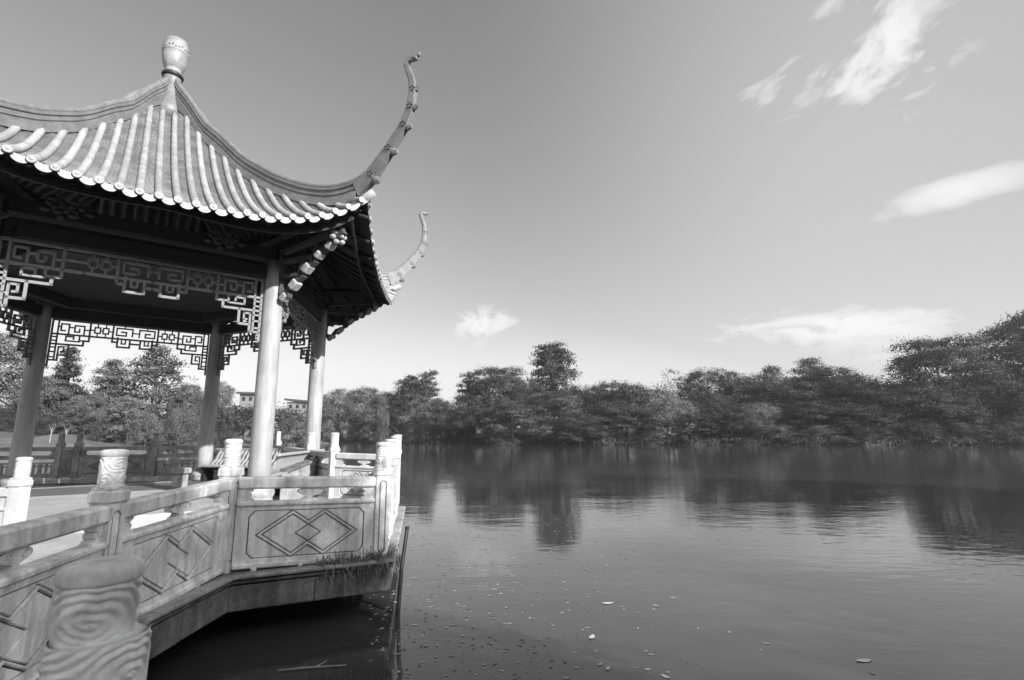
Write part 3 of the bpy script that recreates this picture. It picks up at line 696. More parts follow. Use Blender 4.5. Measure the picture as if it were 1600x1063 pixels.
def horn_mesh():
    mb = MB(); n = len(HO); rows = []
    hs = [0.36, 0.33, 0.27, 0.19, 0.16, 0.135, 0.11, 0.09, 0.075, 0.07, 0.07, 0.075, 0.045]
    for i, (r_, z) in enumerate(HO):
        a = Vector(HO[max(i - 1, 0)]); b = Vector(HO[min(i + 1, n - 1)]); d = (b - a).normalized(); nn = Vector((d.y, -d.x))   # outer / under side
        tw = 0.085 - 0.05 * i / n; o = Vector((r_, z)); q = o + nn * hs[i]
        rows.append([(o.x, -tw, o.y), (o.x, tw, o.y), (q.x, tw * 0.85, q.y), (q.x, -tw * 0.85, q.y)])
    P_ = np.array(rows); mb.grid(P_, wrap=True); mb.add(P_[0], [(0, 1, 2, 3)]); mb.add(P_[-1], [(3, 2, 1, 0)])
    mb.tube([(r_, 0, z) for r_, z in HO], [0.06 - 0.03 * i / n for i in range(n)], 8)
    for i, L_ in ((2, 0.13), (3, 0.12), (4, 0.10), (5, 0.07), (6, 0.05)):                     # carved studs on the outer side
        r_, z = HO[i]; a = Vector(HO[i - 1]); b = Vector(HO[i + 1]); d = (b - a).normalized(); nn = Vector((d.y, -d.x)); c = Vector((r_, z)) + nn * (hs[i] + L_ * 0.3)
        for s_ in (-0.4, 0.4):
            e = c + d * 0.03 * s_
            mb.tube([(e.x - nn.x * L_ * 0.8, 0, e.y - nn.y * L_ * 0.8), (e.x, 0, e.y), (e.x + nn.x * L_ * 0.45 + d.x * 0.04, 0, e.y + nn.y * L_ * 0.45 + d.y * 0.04)], [0.10 - i * 0.008, 0.085 - i * 0.008, 0.04], 7)
        for s_ in (-1, 1):                                                                         # flowers on the flanks
            e = Vector((r_, z)) + nn * hs[i] * 0.45
            for q in range(5):
                a_ = q * 1.257; mb.lathe([(0.001, -0.012), (0.026, 0), (0.001, 0.012)], 6, (e.x + 0.05 * math.cos(a_), s_ * (0.09 - i * 0.005), e.y + 0.05 * math.sin(a_)))
    r_, z = HO[-2]; mb.lathe([(0.001, -0.07), (0.05, -0.04), (0.06, 0.0), (0.035, 0.05), (0.001, 0.06)], 8, (7.27, 0, 8.50))
    mb.tube([(7.28, 0, 8.52), (7.36, 0, 8.53), (7.39, 0, 8.60)], [0.04, 0.03, 0.012], 6); mb.tube([(7.28, 0, 8.45), (7.35, 0, 8.42)], [0.03, 0.012], 6)
    return mb.mesh('horn', ridge_m)
hm, hn = hip_mesh(), horn_mesh()
ce = MB(); ce.tube([(5.9, 0, 5.62), (6.2, 0, 5.72), (6.42, 0, 5.83)], [0.09, 0.09, 0.085], 10); cem = ce.mesh('corner_tile', cap_m, True)
hr = MB(); hr.tube([(3.6, 0, 5.15), (4.6, 0, 5.36), (5.4, 0, 5.42), (6.1, 0, 5.58)], 0.09, 4); hrm = hr.mesh('hip_rafter', wood)
for a in HA:
    o = ob('hip_ridge', hm, pav, (0, 0, 0), a); ob('horn', hn, o, (0, 0, 0)); ob('corner_tile', cem, pav, (0, 0, 0), a); ob('hip_rafter', hrm, pav, (0, 0, 0), a)
# finial
fi = empty('finial', (0, 0, 0), None, None); fi.parent = pav
mb = MB(); mb.lathe([(0.55, 8.9), (0.42, 9.3), (0.30, 9.65), (0.215, 9.95), (0.20, 10.12), (0.205, 10.17), (0.15, 10.20)], 28); mb.build('finial_base', ridge_m, fi, True)
mb = MB(); mb.lathe([(0.19, 10.19), (0.235, 10.205), (0.245, 10.25), (0.225, 10.29), (0.18, 10.30)], 28); mb.build('finial_ring', metal, fi, True)
mb = MB(); mb.lathe([(0.18, 10.29), (0.185, 10.37), (0.17, 10.40), (0.205, 10.44), (0.255, 10.58), (0.282, 10.76), (0.288, 10.87), (0.294, 10.875), (0.294, 10.90), (0.288, 10.905), (0.28, 11.02), (0.262, 11.15), (0.235, 11.24), (0.17, 11.27), (0.001, 11.275)], 36); mb.build('finial_jar', glaze, fi, True)
mb = MB()
for q in range(26):
    a = q / 26 * 2 * math.pi; mb.lathe([(0.001, -0.02), (0.02, -0.008), (0.022, 0.01), (0.001, 0.02)], 6, (0.286 * math.cos(a), 0.286 * math.sin(a), 10.96 + 0.03 * math.sin(q * 1.9)))
mb.build('finial_relief', ridge_m, fi, True)
# benches with curved backs on the two lake sides (side 1 = right, side 2 = back right)
sl_m = []
def slat_mesh():
    mb = MB(); pts = [(AP + 0.02, 0, 0.42), (AP + 0.05, 0, 0.50), (AP + 0.16, 0, 0.60), (AP + 0.20, 0, 0.72), (AP + 0.30, 0, 0.85)]
    for (a, b) in zip(pts, pts[1:]):
        d = Vector(b) - Vector(a); n_ = Vector((-d.z, 0, d.x)).normalized() * 0.022
        q = [Vector(a) + n_, Vector(b) + n_, Vector(b) - n_, Vector(a) - n_]; mb.plate([(p_.x, p_.z) for p_ in q], -0.025, 0.025)
    return mb.mesh('back_slat', bench_m)
slm = slat_mesh()
for k in (1, 2):
    bn = empty('bench', (0, 0, 0), None, None); bn.parent = pav; bn.rotation_euler = (0, 0, THETA[k])
    mb = MB(); mb.bbox((AP - 0.14, 0, 0.415), (0.44, RC - 0.42, 0.06), 0.01); mb.build('seat', bench_m, bn)
    mb = MB(); mb.box((AP, 0, 0.34), (0.05, RC - 0.42, 0.09))
    for i in range(40): mb.box((AP - 0.24, -1.75 + i * 0.09, 0.345), (0.03, 0.045, 0.07))
    for i in range(5): mb.box((AP - 0.1, -1.7 + i * 0.85, 0.15), (0.3, 0.07, 0.30))
    mb.build('apron', wood, bn)
    mb = MB(); mb.bbox((AP + 0.31, 0, 0.87), (0.07, RC - 0.1, 0.06), 0.012); mb.build('top_rail', bench_m, bn)
    for i in range(24): ob('back_slat', slm, bn, (0, -1.72 + i * 0.1496, 0))

# sloping parapet outside the right side, mooring pole, stone stool
pp = empty('sloping_parapet', (-4.05, 10.4, 1.1), 'low grey stone parapet with sloping top beside the right front column', 'parapet')
mb = MB(); a0, a1 = np.array((-4.42, 10.35)), np.array((-4.60, 13.9)); d = (a1 - a0) / np.hypot(*(a1 - a0)); nv = np.array([d[1], -d[0]]) * 0.06
za, zb2 = EYE - 0.60, EYE - 0.31
def slab(mb, e, t0, t1, zlo, dz0, dz1):
    c = [a0 + nv * e, a1 + nv * e, a1 - nv * e, a0 - nv * e]; hi = [za + dz1, zb2 + dz1, zb2 + dz1, za + dz1]; lo = [zlo] * 4 if zlo is not None else [za + dz0, zb2 + dz0, zb2 + dz0, za + dz0]
    mb.add([(c[i][0], c[i][1], lo[i]) for i in range(4)] + [(c[i][0], c[i][1], hi[i]) for i in range(4)], [(0, 1, 2, 3), (7, 6, 5, 4), (4, 5, 1, 0), (5, 6, 2, 1), (6, 7, 3, 2), (7, 4, 0, 3)])
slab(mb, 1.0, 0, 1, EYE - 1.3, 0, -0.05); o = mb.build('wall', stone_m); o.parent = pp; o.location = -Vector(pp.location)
mb = MB(); slab(mb, 1.7, 0, 1, None, -0.05, 0.0); o = mb.build('coping', stone_b); o.parent = pp; o.location = -Vector(pp.location)
mb = MB(); mb.tube([(-1.37, 6.53, -0.4), (-1.345, 6.63, 0.5), (-1.315, 6.75, EYE - 1.12)], [0.024, 0.024, 0.023], 10); mb.lathe([(0.001, 0), (0.028, 0.004), (0.03, 0.03), (0.02, 0.04), (0.001, 0.042)], 10, (-1.315, 6.75, EYE - 1.13))
tag(mb.build('mooring_pole', metal), 'thin dark pole standing in the water against the terrace corner', 'pole')
ss = empty('stone_stool', (-8.3, 13.35, EYE - 1.2), 'small pale stone block standing by the shaded back column', 'stool')
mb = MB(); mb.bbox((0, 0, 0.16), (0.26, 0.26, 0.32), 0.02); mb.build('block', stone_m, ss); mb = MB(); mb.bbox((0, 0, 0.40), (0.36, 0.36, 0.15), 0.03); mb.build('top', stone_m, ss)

# ------------------------------------------------------------------ near carved post at the lower left
np_ = empty('carved_post', (-1.045, 1.40, EYE - 1.552), 'thick carved stone post with cloud relief close to the viewer', 'post')
def body(rad, z0, z1, na, nz, centers, lam, amp, off=(0, 0), rag=0.0):
    mb = MB(); th = np.linspace(0, 2 * math.pi, na, endpoint=False); z = np.linspace(z0, z1, nz); T, Z = np.meshgrid(th, z); H = z1 - z0
    h = relief(T, Z - z0, H, rad, centers, lam) * amp
    rr_ = rad + h * np.clip(np.minimum(Z - z0 + 0.006, z1 - Z + 0.006) / 0.02, 0, 1)
    mb.grid(np.stack([off[0] + rr_ * np.cos(T), off[1] + rr_ * np.sin(T), Z], -1), wrap=True)
    return mb
fr_ = math.atan2(-1.40, 1.045)                                        # direction from the post to the viewer
NC = [(fr_ - 0.12, 0.70, 1.7, 0.4), (fr_ + 1.75, 0.45, 1.6, 1.1), (fr_ - 1.6, 0.30, 1.6, 2.5), (fr_ + 2.9, 0.7, 1.5, 0.2), (fr_ - 2.7, 0.75, 1.5, 3.0), (fr_ + 0.75, 0.12, 1.6, 2.0), (fr_ - 0.75, -0.02, 1.6, 2.0)]
zt_ = EYE - 1.6
mb = body(0.083, 0.92, 1.206, 400, 260, NC, 0.0195, 0.0066); mb.build('carved_head', stone, np_, True)
mb = MB(); mb.lathe([(0.083, 1.200), (0.089, 1.204), (0.0905, 1.210), (0.0905, 1.228), (0.088, 1.236), (0.080, 1.243), (0.066, 1.247), (0.04, 1.248), (0.001, 1.248)], 64); mb.build('cap', stone, np_, True)
mb = body(0.100, 0.72, 1.08, 400, 300, [(fr_ + 0.75, 0.78, 1.5, 0.6), (fr_ - 0.75, 0.62, 1.4, 1.9), (fr_ + 2.2, 0.6, 1.4, 2.2), (fr_ - 2.2, 0.5, 1.4, 0.7), (fr_, 0.25, 1.5, 2.0), (fr_ + 3.1, 0.3, 1.5, 0.5)], 0.0195, 0.0072, (0.026, -0.012))
mb.lathe([(0.001, 1.079), (0.06, 1.079), (0.100, 1.076)][::-1], 48, (0.024, -0.012, 0)); mb.build('carved_drum', stone, np_, True)
mb = MB(); mb.box((0, 0, 0.36), (0.2, 0.2, 0.72)); mb.build('shaft', stone, np_)
br = MB(); br.box((0.2, -0.6, EYE - 1.7), (3.6, 4.0, 0.2)); tag(br.build('near_landing', pave), kind='structure', label='stone landing under the viewer')

# ------------------------------------------------------------------ vegetation
def crown_mesh(name, lobes, ncl, nleaf, leaf, spread, m, seed, droop=0.0, inner=0.72):
    g_ = np.random.default_rng(seed); L = np.array(lobes, float)
    area = (L[:, 3] * L[:, 4] + L[:, 3] * L[:, 5] + L[:, 4] * L[:, 5]); pr = area / area.sum(); cs = []
    while len(cs) < ncl:
        k = g_.choice(len(L), p=pr); d = g_.normal(size=3); d /= np.linalg.norm(d)
        if d[2] < -0.55: d[2] *= -0.6
        r_ = g_.uniform(0.70, 1.06); p_ = L[k, :3] + d * L[k, 3:] * r_
        q = (((p_ - L[:, :3]) / L[:, 3:]) ** 2).sum(1); q[k] = 9
        if q.min() < inner ** 2 * 0.8: continue
        cs.append((p_, d))
    V = []; 
    for p_, d in cs:
        n = int(nleaf * g_.uniform(0.5, 1.5)); sp = spread * g_.uniform(0.6, 1.4)
        c = p_ + g_.normal(size=(n, 3)) * np.array([sp, sp, sp * 0.55]); c[:, 2] -= droop * np.abs(g_.normal(size=n))
        nr = d * 1.9 + np.array([0, 0, 0.4]) + g_.normal(size=(n, 3)) * 0.6; nr /= np.linalg.norm(nr, axis=1)[:, None]
        a = np.cross(nr, g_.normal(size=(n, 3))); a /= np.linalg.norm(a, axis=1)[:, None]; b = np.cross(nr, a)
        s_ = leaf * g_.uniform(0.6, 1.4, size=(n, 1)); 
        V.append(np.stack([c - a * s_, c - b * s_ * 0.55 + nr * s_ * 0.12, c + a * s_, c + b * s_ * 0.55 + nr * s_ * 0.12], 1))
    V = np.concatenate(V); n = len(V); me = bpy.data.meshes.new(name)
    me.vertices.add(n * 4); me.vertices.foreach_set('co', V.reshape(-1)); me.loops.add(n * 4); me.loops.foreach_set('vertex_index', np.arange(n * 4)); me.polygons.add(n)
    me.polygons.foreach_set('loop_start', np.arange(n) * 4); me.polygons.foreach_set('loop_total', np.full(n, 4)); me.materials.append(m); me.update(calc_edges=True); return me
def trunk_mesh(h, r_, limbs, m, seed, fork=0.35):
    g_ = random.Random(seed); mb = MB(); lean = (g_.uniform(-.04, .04) * h, g_.uniform(-.04, .04) * h)
    mb.tube([(0, 0, -0.6), (0, 0, 0.3), (lean[0] * .4, lean[1] * .4, h * 0.4), (lean[0], lean[1], h * 0.8)], [r_ * 1.25, r_, r_ * 0.8, r_ * 0.3], 8)
    for (x, y, z) in limbs:
        z0 = min(h * 0.7, max(h * fork * g_.uniform(.7, 1.3), z * 0.45)); mb.tube([(lean[0] * .4, lean[1] * .4, z0), (x * 0.5, y * 0.5, z0 + (z - z0) * 0.6), (x, y, z)], [r_ * 0.5, r_ * 0.32, r_ * 0.1], 6)
    return mb.mesh('trunk', m, True)
def lobes_dome(h, w_, n, seed, lo=0.10, flat=1.0):
    g_ = random.Random(seed); L = [(0, 0, h * 0.55, w_ * 0.62, w_ * 0.62, h * 0.40)]
    for i in range(n):
        a = i * 2.4 + g_.uniform(-.3, .3); t_ = (i + 0.5) / n; z = h * (lo + 0.16 + (0.84 - lo - 0.16) * t_); r_ = w_ * (0.70 * math.sqrt(max(0.03, 1 - (max(0, t_ - 0.25) / 0.8) ** 2)))
        s_ = w_ * g_.uniform(0.26, 0.42); L.append((r_ * math.cos(a), r_ * math.sin(a), z, s_, s_, s_ * 0.75 * flat))
    return L
def lobes_layer(h, w_, seed, lo=0.25):
    g_ = random.Random(seed); L = []
    for t_ in range(6):
        z = h * (lo + (0.97 - lo) * t_ / 5); rr_ = w_ * (1.0 - 0.55 * (t_ / 5) ** 1.6); n = 6 if t_ < 5 else 3
        for i in range(n):
            a = i * 6.283 / n + g_.uniform(-.4, .4) + t_; r_ = rr_ * g_.uniform(0.35, 0.72); s_ = w_ * g_.uniform(0.28, 0.42)
            L.append((r_ * math.cos(a), r_ * math.sin(a), z + g_.uniform(-.03, .03) * h, s_, s_, h * 0.075))
    return L
def lobes_pine(h, w_, seed, lo=0.3, n=14):
    g_ = random.Random(seed); L = []
    for i in range(n):
        t_ = i / (n - 1); z = h * (lo + (0.96 - lo) * t_); a = i * 2.4 + g_.uniform(-.5, .5); r_ = w_ * (0.75 - 0.5 * t_) * g_.uniform(0.7, 1.1); s_ = w_ * g_.uniform(0.20, 0.40)
        L.append((r_ * math.cos(a), r_ * math.sin(a), z, s_, s_, s_ * 0.34))
    return L
def lobes_cone(h, w_, seed):
    g_ = random.Random(seed); L = []
    for i in range(30):
        t_ = i / 29; z = h * (0.04 + 0.92 * t_); r_ = w_ * (1 - t_) ** 0.8 * 0.72; a = i * 2.4; s_ = w_ * (0.20 + 0.16 * (1 - t_)) * g_.uniform(.8, 1.2)
        L.append((r_ * math.cos(a), r_ * math.sin(a), z, s_, s_, s_ * 0.45))
    return L
# prototypes are 10 m tall
PROT = {}
def proto(key, lobes, ncl, nleaf, leaf, spread, m, seed, bm=None, droop=0.0, r_=0.22, nl=8, fork=0.3):
    PROT[key] = (crown_mesh('crown', lobes, ncl, nleaf, leaf, spread, m, seed, droop), trunk_mesh(10, r_, [q[:3] for q in lobes[1::max(1, len(lobes) // nl)]], bm or bark, seed, fork))
proto('dome1', lobes_dome(10, 4.6, 20, 1, 0.02), 700, 42, 0.098, 0.36, leafA, 1)
proto('dome2', lobes_dome(10, 5.6, 22, 2, 0.05), 760, 42, 0.098, 0.38, leafB, 2)
proto('dome3', lobes_dome(10, 4.0, 18, 3, -0.06), 640, 42, 0.098, 0.34, leafC, 3)
proto('dome4', lobes_dome(10, 5.0, 24, 4, 0.02, 0.8), 760, 42, 0.098, 0.36, leafB, 14)
proto('layer1', lobes_layer(10, 6.2, 5), 1300, 38, 0.092, 0.36, leafB, 5, fork=0.2)
proto('layer2', lobes_layer(10, 7.2, 6, 0.35), 1300, 38, 0.092, 0.36, leafB, 6, fork=0.2)
proto('pine', lobes_pine(10, 3.6, 7, 0.30, 30), 430, 28, 0.115, 0.30, leafB, 7, r_=0.16, nl=16)
proto('pine2', lobes_pine(10, 2.8, 8, 0.22, 26), 330, 26, 0.115, 0.28, leafB, 8, r_=0.14, nl=14)
proto('cone', lobes_cone(10, 2.8, 9), 560, 26, 0.115, 0.29, leafB, 9)
proto('cone2', lobes_cone(10, 4.2, 10), 700, 26, 0.12, 0.31, leafA, 10)
proto('sparse', lobes_pine(10, 3.0, 11, 0.2, 22), 110, 9, 0.15, 0.30, leafC, 11, bark_p, r_=0.12, nl=22)
proto('droop', lobes_dome(10, 5.0, 18, 12, -0.06), 680, 42, 0.098, 0.36, leafC, 12, droop=0.5)
proto('bush', lobes_dome(10, 8.5, 14, 13, -0.1), 500, 42, 0.15, 0.75, leafA, 13, r_=0.3)
proto('bush2', lobes_dome(10, 9.0, 14, 17, -0.1), 500, 42, 0.15, 0.75, leafB, 16, r_=0.3)
proto('dome5', lobes_dome(10, 4.8, 22, 21, 0.0), 760, 42, 0.098, 0.36, leafB, 31)
proto('dome6', lobes_dome(10, 4.4, 18, 23, -0.04), 700, 42, 0.098, 0.36, leafM, 32)
def tree(name, kind, px, top, D, wpx, label, group, cat='tree', zbase=None):
    """px/top: where crown axis and crown top appear; D: distance ahead; wpx: half width"""
    q = pxdir(px, top); D = D * 1.3 if (group == G1 or (px > 700 and group == G4)) else D; x, zt2 = q.x / q.y * D, EYE + q.z / q.y * D
    az = math.degrees(math.atan2(x, D)); dist = math.hypot(x, D); z0 = land_z(az, dist) - 0.15 if zbase is None else zbase
    H = max(1.0, zt2 - z0); kind = {'dome1': 'dome5', 'dome3': 'dome6'}.get(kind, kind) if group == G1 else kind; cr, tr = PROT[kind]
    wid = {'dome1': 4.6, 'dome2': 5.6, 'dome3': 4.0, 'dome4': 5.0, 'dome5': 4.8, 'dome6': 4.4, 'layer1': 6.2, 'layer2': 7.2, 'pine': 3.2, 'pine2': 2.5, 'cone': 2.6, 'cone2': 3.9, 'sparse': 3.0, 'droop': 5.0, 'bush': 8.5, 'bush2': 9.0}[kind]
    sx = wpx / 811 * D / wid * (1.14 if group == G1 and wpx > 34 else 1.0)
    root = empty(name, (x, D, z0), label, cat, group, rz=(px * 0.37) % 6.28); root.scale = (sx, sx, H / 10.2)
    ob('trunk', tr, root, (0, 0, 0)); ob('crown', cr, root, (0, 0, 0)); return root
G1, G2, G3, G4 = 'trees along the right shore', 'trees on the far left shore', 'trees seen through the pavilion', 'low bushes along the waterline'
T = [
 # right shore, from right to left
 ('spreading_tree', 'layer2', 1600, 500, 92, 105, 'tall flat-topped tree with sky gaps at the right edge of the photo', G1),
 ('spreading_tree', 'layer1', 1455, 533, 88, 80, 'wide umbrella-shaped tree left of the tallest one at right edge', G1),
 ('broadleaf_tree', 'dome4', 1535, 585, 84, 75, 'dark lower tree below the flat-topped tree at right edge', G1),
 ('broadleaf_tree', 'dome2', 1410, 600, 84, 75, 'dark low tree under the umbrella-shaped tree', G1),
 ('broadleaf_tree', 'dome4', 1340, 582, 92, 60, 'rounded dark tree just left of the umbrella-shaped tree', G1),
 ('broadleaf_tree', 'dome1', 1290, 567, 98, 60, 'broad dome-shaped tree where the treeline rises towards the right', G1),
 ('conifer', 'cone2', 1262, 558, 118, 58, 'dark blunt-pointed treetop showing above the right treeline', G1),
 ('conifer', 'cone2', 1205, 571, 118, 48, 'smaller dark pointed treetop above the treeline', G1),
 ('broadleaf_tree', 'dome2', 1225, 590, 98, 62, 'dark broad tree below the pointed treetops', G1),
 ('broadleaf_tree', 'dome4', 1165, 578, 104, 48, 'dark tree between the pointed tops and the rounded dome', G1),
 ('broadleaf_tree', 'dome2', 1108, 571, 106, 52, 'dark rounded tree right of the nearly bare tree', G1),
 ('bare_tree', 'sparse', 1045, 572, 100, 34, 'thin nearly bare tree with pale twigs on the treeline', G1),
 ('drooping_tree', 'droop', 1040, 612, 92, 46, 'pale drooping tree leaning over the water mid-shore', G1),
 ('broadleaf_tree', 'dome1', 975, 590, 104, 55, 'rounded grey tree left of the nearly bare tree', G1),
 ('broadleaf_tree', 'dome4', 960, 622, 96, 50, 'dark lower tree in front of the rounded grey tree', G1),
 ('broadleaf_tree', 'dome1', 915, 597, 106, 42, 'round-topped tree right beside the tall pine', G1),
 ('tall_pine', 'pine', 864, 533, 114, 42, 'tallest lone pine rising above the middle of the treeline', G1),
 ('broadleaf_tree', 'dome3', 872, 606, 102, 50, 'pale leafy tree at the foot of the tall pine', G1),
 ('broadleaf_tree', 'dome2', 815, 590, 108, 42, 'dark tree left of the tall pine', G1),
 ('spreading_tree', 'layer1', 778, 577, 108, 52, 'layered tree with flat boughs left of the tall pine', G1),
 ('narrow_pine', 'pine2', 736, 578, 112, 30, 'narrow pine at the left end of the right treeline', G1),
 ('broadleaf_tree', 'dome3', 800, 622, 98, 46, 'pale bushy tree under the layered tree', G1),
 ('broadleaf_tree', 'dome2', 738, 612, 104, 36, 'dark tree under the narrow pine beside the sky gap', G1),
 ('broadleaf_tree', 'dome2', 1110, 610, 96, 45, 'very dark tree behind the drooping pale tree', G1),
 ('drooping_tree', 'droop', 1180, 622, 90, 36, 'mid-toned leafy tree low on the shore below the dark rounded trees', G1),
 ('broadleaf_tree', 'dome1', 1265, 625, 86, 45, 'low shaded tree at the water below the pointed treetops', G1),
 ('broadleaf_tree', 'dome4', 1340, 628, 82, 50, 'low shaded tree overhanging the water left of the umbrella tree', G1),
 ('broadleaf_tree', 'dome1', 1475, 612, 80, 50, 'low shaded tree at the water under the umbrella tree', G1),
 ('broadleaf_tree', 'dome2', 1590, 600, 78, 60, 'low shaded tree at the water on the right edge of the photo', G1),
 # far left shore
 ('broadleaf_tree', 'dome2', 690, 620, 168, 28, 'low tree sloping down to the sky gap on the far left shore', G2),
 ('crooked_pine', 'pine2', 668, 578, 172, 26, 'crooked pine leaning right on the far left shore', G2),
 ('crooked_pine', 'pine', 640, 586, 172, 34, 'ragged flat pine beside the crooked one', G2),
 ('broadleaf_tree', 'dome1', 655, 612, 168, 36, 'round tree under the two ragged pines', G2),
 ('broadleaf_tree', 'dome3', 610, 604, 178, 34, 'pale round tree left of the ragged pines', G2),
 ('broadleaf_tree', 'dome1', 572, 598, 182, 38, 'broad pale dome behind the white terrace corner', G2),
 ('broadleaf_tree', 'dome3', 532, 601, 182, 34, 'pale dome next to the right rear column', G2),
 ('broadleaf_tree', 'dome1', 590, 628, 172, 30, 'low leafy tree on the far lawn in front of the domes', G2),
 ('pale_shrub', 'bush', 600, 642, 165, 12, 'small bright shrub on the far lawn', G2),
 ('broadleaf_tree', 'dome3', 462, 634, 130, 28, 'pale low tree seen between the two sunlit columns', G2),
 ('broadleaf_tree', 'dome1', 500, 612, 175, 28, 'tree just behind the right rear column', G2),
 ('broadleaf_tree', 'dome4', 718, 640, 140, 24, 'dark low tree closing the gap beside the right shore', G2),
 # through the pavilion
 ('broadleaf_tree', 'dome3', 8, 508, 74, 70, 'big pale tree at the left edge behind the shaded column', G3),
 ('conifer', 'cone', 112, 538, 74, 34, 'dark pointed conifer right of the shaded left column', G3),
 ('broadleaf_tree', 'dome1', 70, 580, 72, 45, 'tree half hidden by the shaded left column', G3),
 ('conifer', 'cone2', 252, 538, 72, 70, 'large feathery conifer filling the middle of the pavilion', G3),
 ('conifer', 'cone2', 178, 560, 74, 50, 'feathery conifer left of the largest one', G3),
 ('broadleaf_tree', 'dome3', 208, 612, 62, 36, 'pale leafy tree in front of the large conifer', G3),
 ('broadleaf_tree', 'dome1', 140, 610, 66, 34, 'mid-grey tree on the lawn below the pointed conifer', G3),
 ('broadleaf_tree', 'dome1', 300, 592, 70, 30, 'tree beside the back column on its left', G3),
 ('broadleaf_tree', 'dome3', 346, 590, 118, 26, 'airy pale tree right of the back column', G3),
 ('small_tree', 'bush2', 353, 636, 64, 17, 'small round dark tree right of the back column', G3),
 ('broadleaf_tree', 'dome3', 384, 632, 110, 20, 'pale tree below the white house', G3),
 ('broadleaf_tree', 'dome4', 1095, 636, 90, 42, 'low dark tree right of the pale drooping tree, filling the gap above the water', G1),
 ('broadleaf_tree', 'dome2', 1140, 630, 88, 40, 'low dark tree between the drooping tree and the mid-toned one, at the water', G1),
 ('broadleaf_tree', 'dome4', 905, 640, 90, 40, 'low dark tree at the water below the round-topped tree by the pine', G1),
]
for q in T: tree(*q)
BU = [(1575, 652, 74, 40), (1500, 660, 76, 38), (1425, 655, 78, 40), (1350, 662, 80, 38), (1280, 664, 82, 36), (1210, 662, 86, 36), (1145, 668, 92, 34), (1085, 664, 95, 30), (1015, 668, 94, 30), (950, 664, 96, 34), (890, 660, 98, 34), (830, 664, 100, 32), (775, 660, 101, 30), (728, 664, 108, 24), (690, 664, 150, 22), (650, 660, 160, 22), (560, 660, 180, 20), (520, 664, 180, 18)]
BU += [(15, 640, 66, 34), (75, 648, 64, 26), (130, 646, 66, 28), (178, 640, 62, 26), (232, 646, 62, 26), (290, 640, 64, 30)]
BL = ['at the right edge of the waterline', 'under the umbrella tree, right part', 'under the umbrella tree, left part', 'left of the umbrella tree', 'below the pointed treetops, right one', 'below the pointed treetops, left one', 'below the dark rounded tree, right one', 'beside the drooping pale tree, right side', 'under the drooping pale tree', 'left of the drooping pale tree', 'below the round-topped tree by the pine', 'below the tall pine', 'below the layered tree', 'at the left end of the right treeline', 'in the far gap between both shores', 'below the ragged pines', 'on the far lawn behind the white posts', 'on the far lawn beside the right rear column', 'on the lawn left of the shaded left column', 'on the lawn right of the shaded left column', 'under the pointed conifer', 'under the smaller feathery conifer', 'under the largest feathery conifer', 'left of the shaded back column']
for (px, top, D, wp), bl in zip(BU, BL):
    q = pxdir(px, top); tree('shore_bush', 'bush' if px % 3 else 'bush2', px, top, D, wp, 'low dark bush ' + bl, G4, 'bush')
# a row of dark woodland behind, for the gaps between the trees (one mass)
wl = [];
for i in range(26): wl.append((-60 + i * 8.2, 150 + 6 * math.sin(i * 1.7) if i > 6 else 215, 0, 0, 0, 0))
bk = empty('far_woodland', (0, 0, 0), 'distant woodland mass closing the gaps behind the shore trees', 'woodland')
Lw = []
for i in range(44):
    az = -24 + i * 1.62; D = (215 if az < -4.5 else 180) / math.cos(R(az)); hh = np.interp(az, [-24, -6, -4, 0, 20, 30, 38, 46], [13, 11, 11, 17, 19, 20, 22, 22]); z0 = 2.5
    Lw.append((D * math.sin(R(az)), D * math.cos(R(az)), z0 + hh * 0.42, 6.0, 4.0, hh * 0.5))
for i in range(16):
    az = -50 + i * 1.7; D = 105 / math.cos(R(az)); Lw.append((D * math.sin(R(az)), D * math.cos(R(az)), 5, 5.5, 4, 3.2))
cw = crown_mesh('far_woodland', Lw, 3600, 22, 0.30, 0.9, leafB, 77); bk.name = 'unused'; bpy.data.objects.remove(bk)
tag(ob('far_woodland', cw), 'distant woodland mass closing the gaps behind the shore trees', kind='stuff')
Lu = []
for i in range(120):
    az = -6 + i * 0.435; D = shore_d(az) + 2.0 * math.sin(az * 0.9) * math.sin(az * 0.37 + 1) + 0.3; hh = 0.9 + 0.5 * math.sin(i * 2.3) + 0.3 * math.sin(i * 0.7)
    Lu.append((D * math.sin(R(az)), D * math.cos(R(az)), 0.35, 1.7, 1.3, max(0.4, hh * 1.3)))
tag(ob('undergrowth', crown_mesh('undergrowth', Lu, 1500, 26, 0.16, 0.4, leafB, 78)), 'dark undergrowth hanging over the waterline of the right shore', kind='stuff')
# trees on the bank behind the viewer: they shade the near balustrade
bt = [(-6.5, 10.5, 10.0, 3.6), (-2.8, 10.2, 10.2, 3.4), (0.8, 10.0, 10.0, 3.2), (3.0, 9.8, 10.8, 1.8), (1.9, 10.4, 10.5, 1.5)]
for i, (qn, dist, H, rad) in enumerate(bt):
    x, y = 0.766 * dist + 0.643 * qn, -0.643 * dist + 0.766 * qn
    root = empty('unseen_bank_tree', (x, y, 0.3), ['leafy bank tree behind the viewer, farthest from the pavilion', 'leafy bank tree behind the viewer, middle one', 'leafy bank tree behind the viewer, second nearest the pavilion', 'slim leafy bank tree behind the viewer, nearest the pavilion', 'small leafy bank tree behind the viewer, between the slim one and its neighbour'][i], 'tree', 'trees on the near bank', rz=i * 2.0)
    root.scale = (rad / 4.6, rad / 4.6, H / 10.2); ob('trunk', PROT['dome1'][1], root, (0, 0, 0)); ob('crown', PROT['dome1'][0], root, (0, 0, 0))

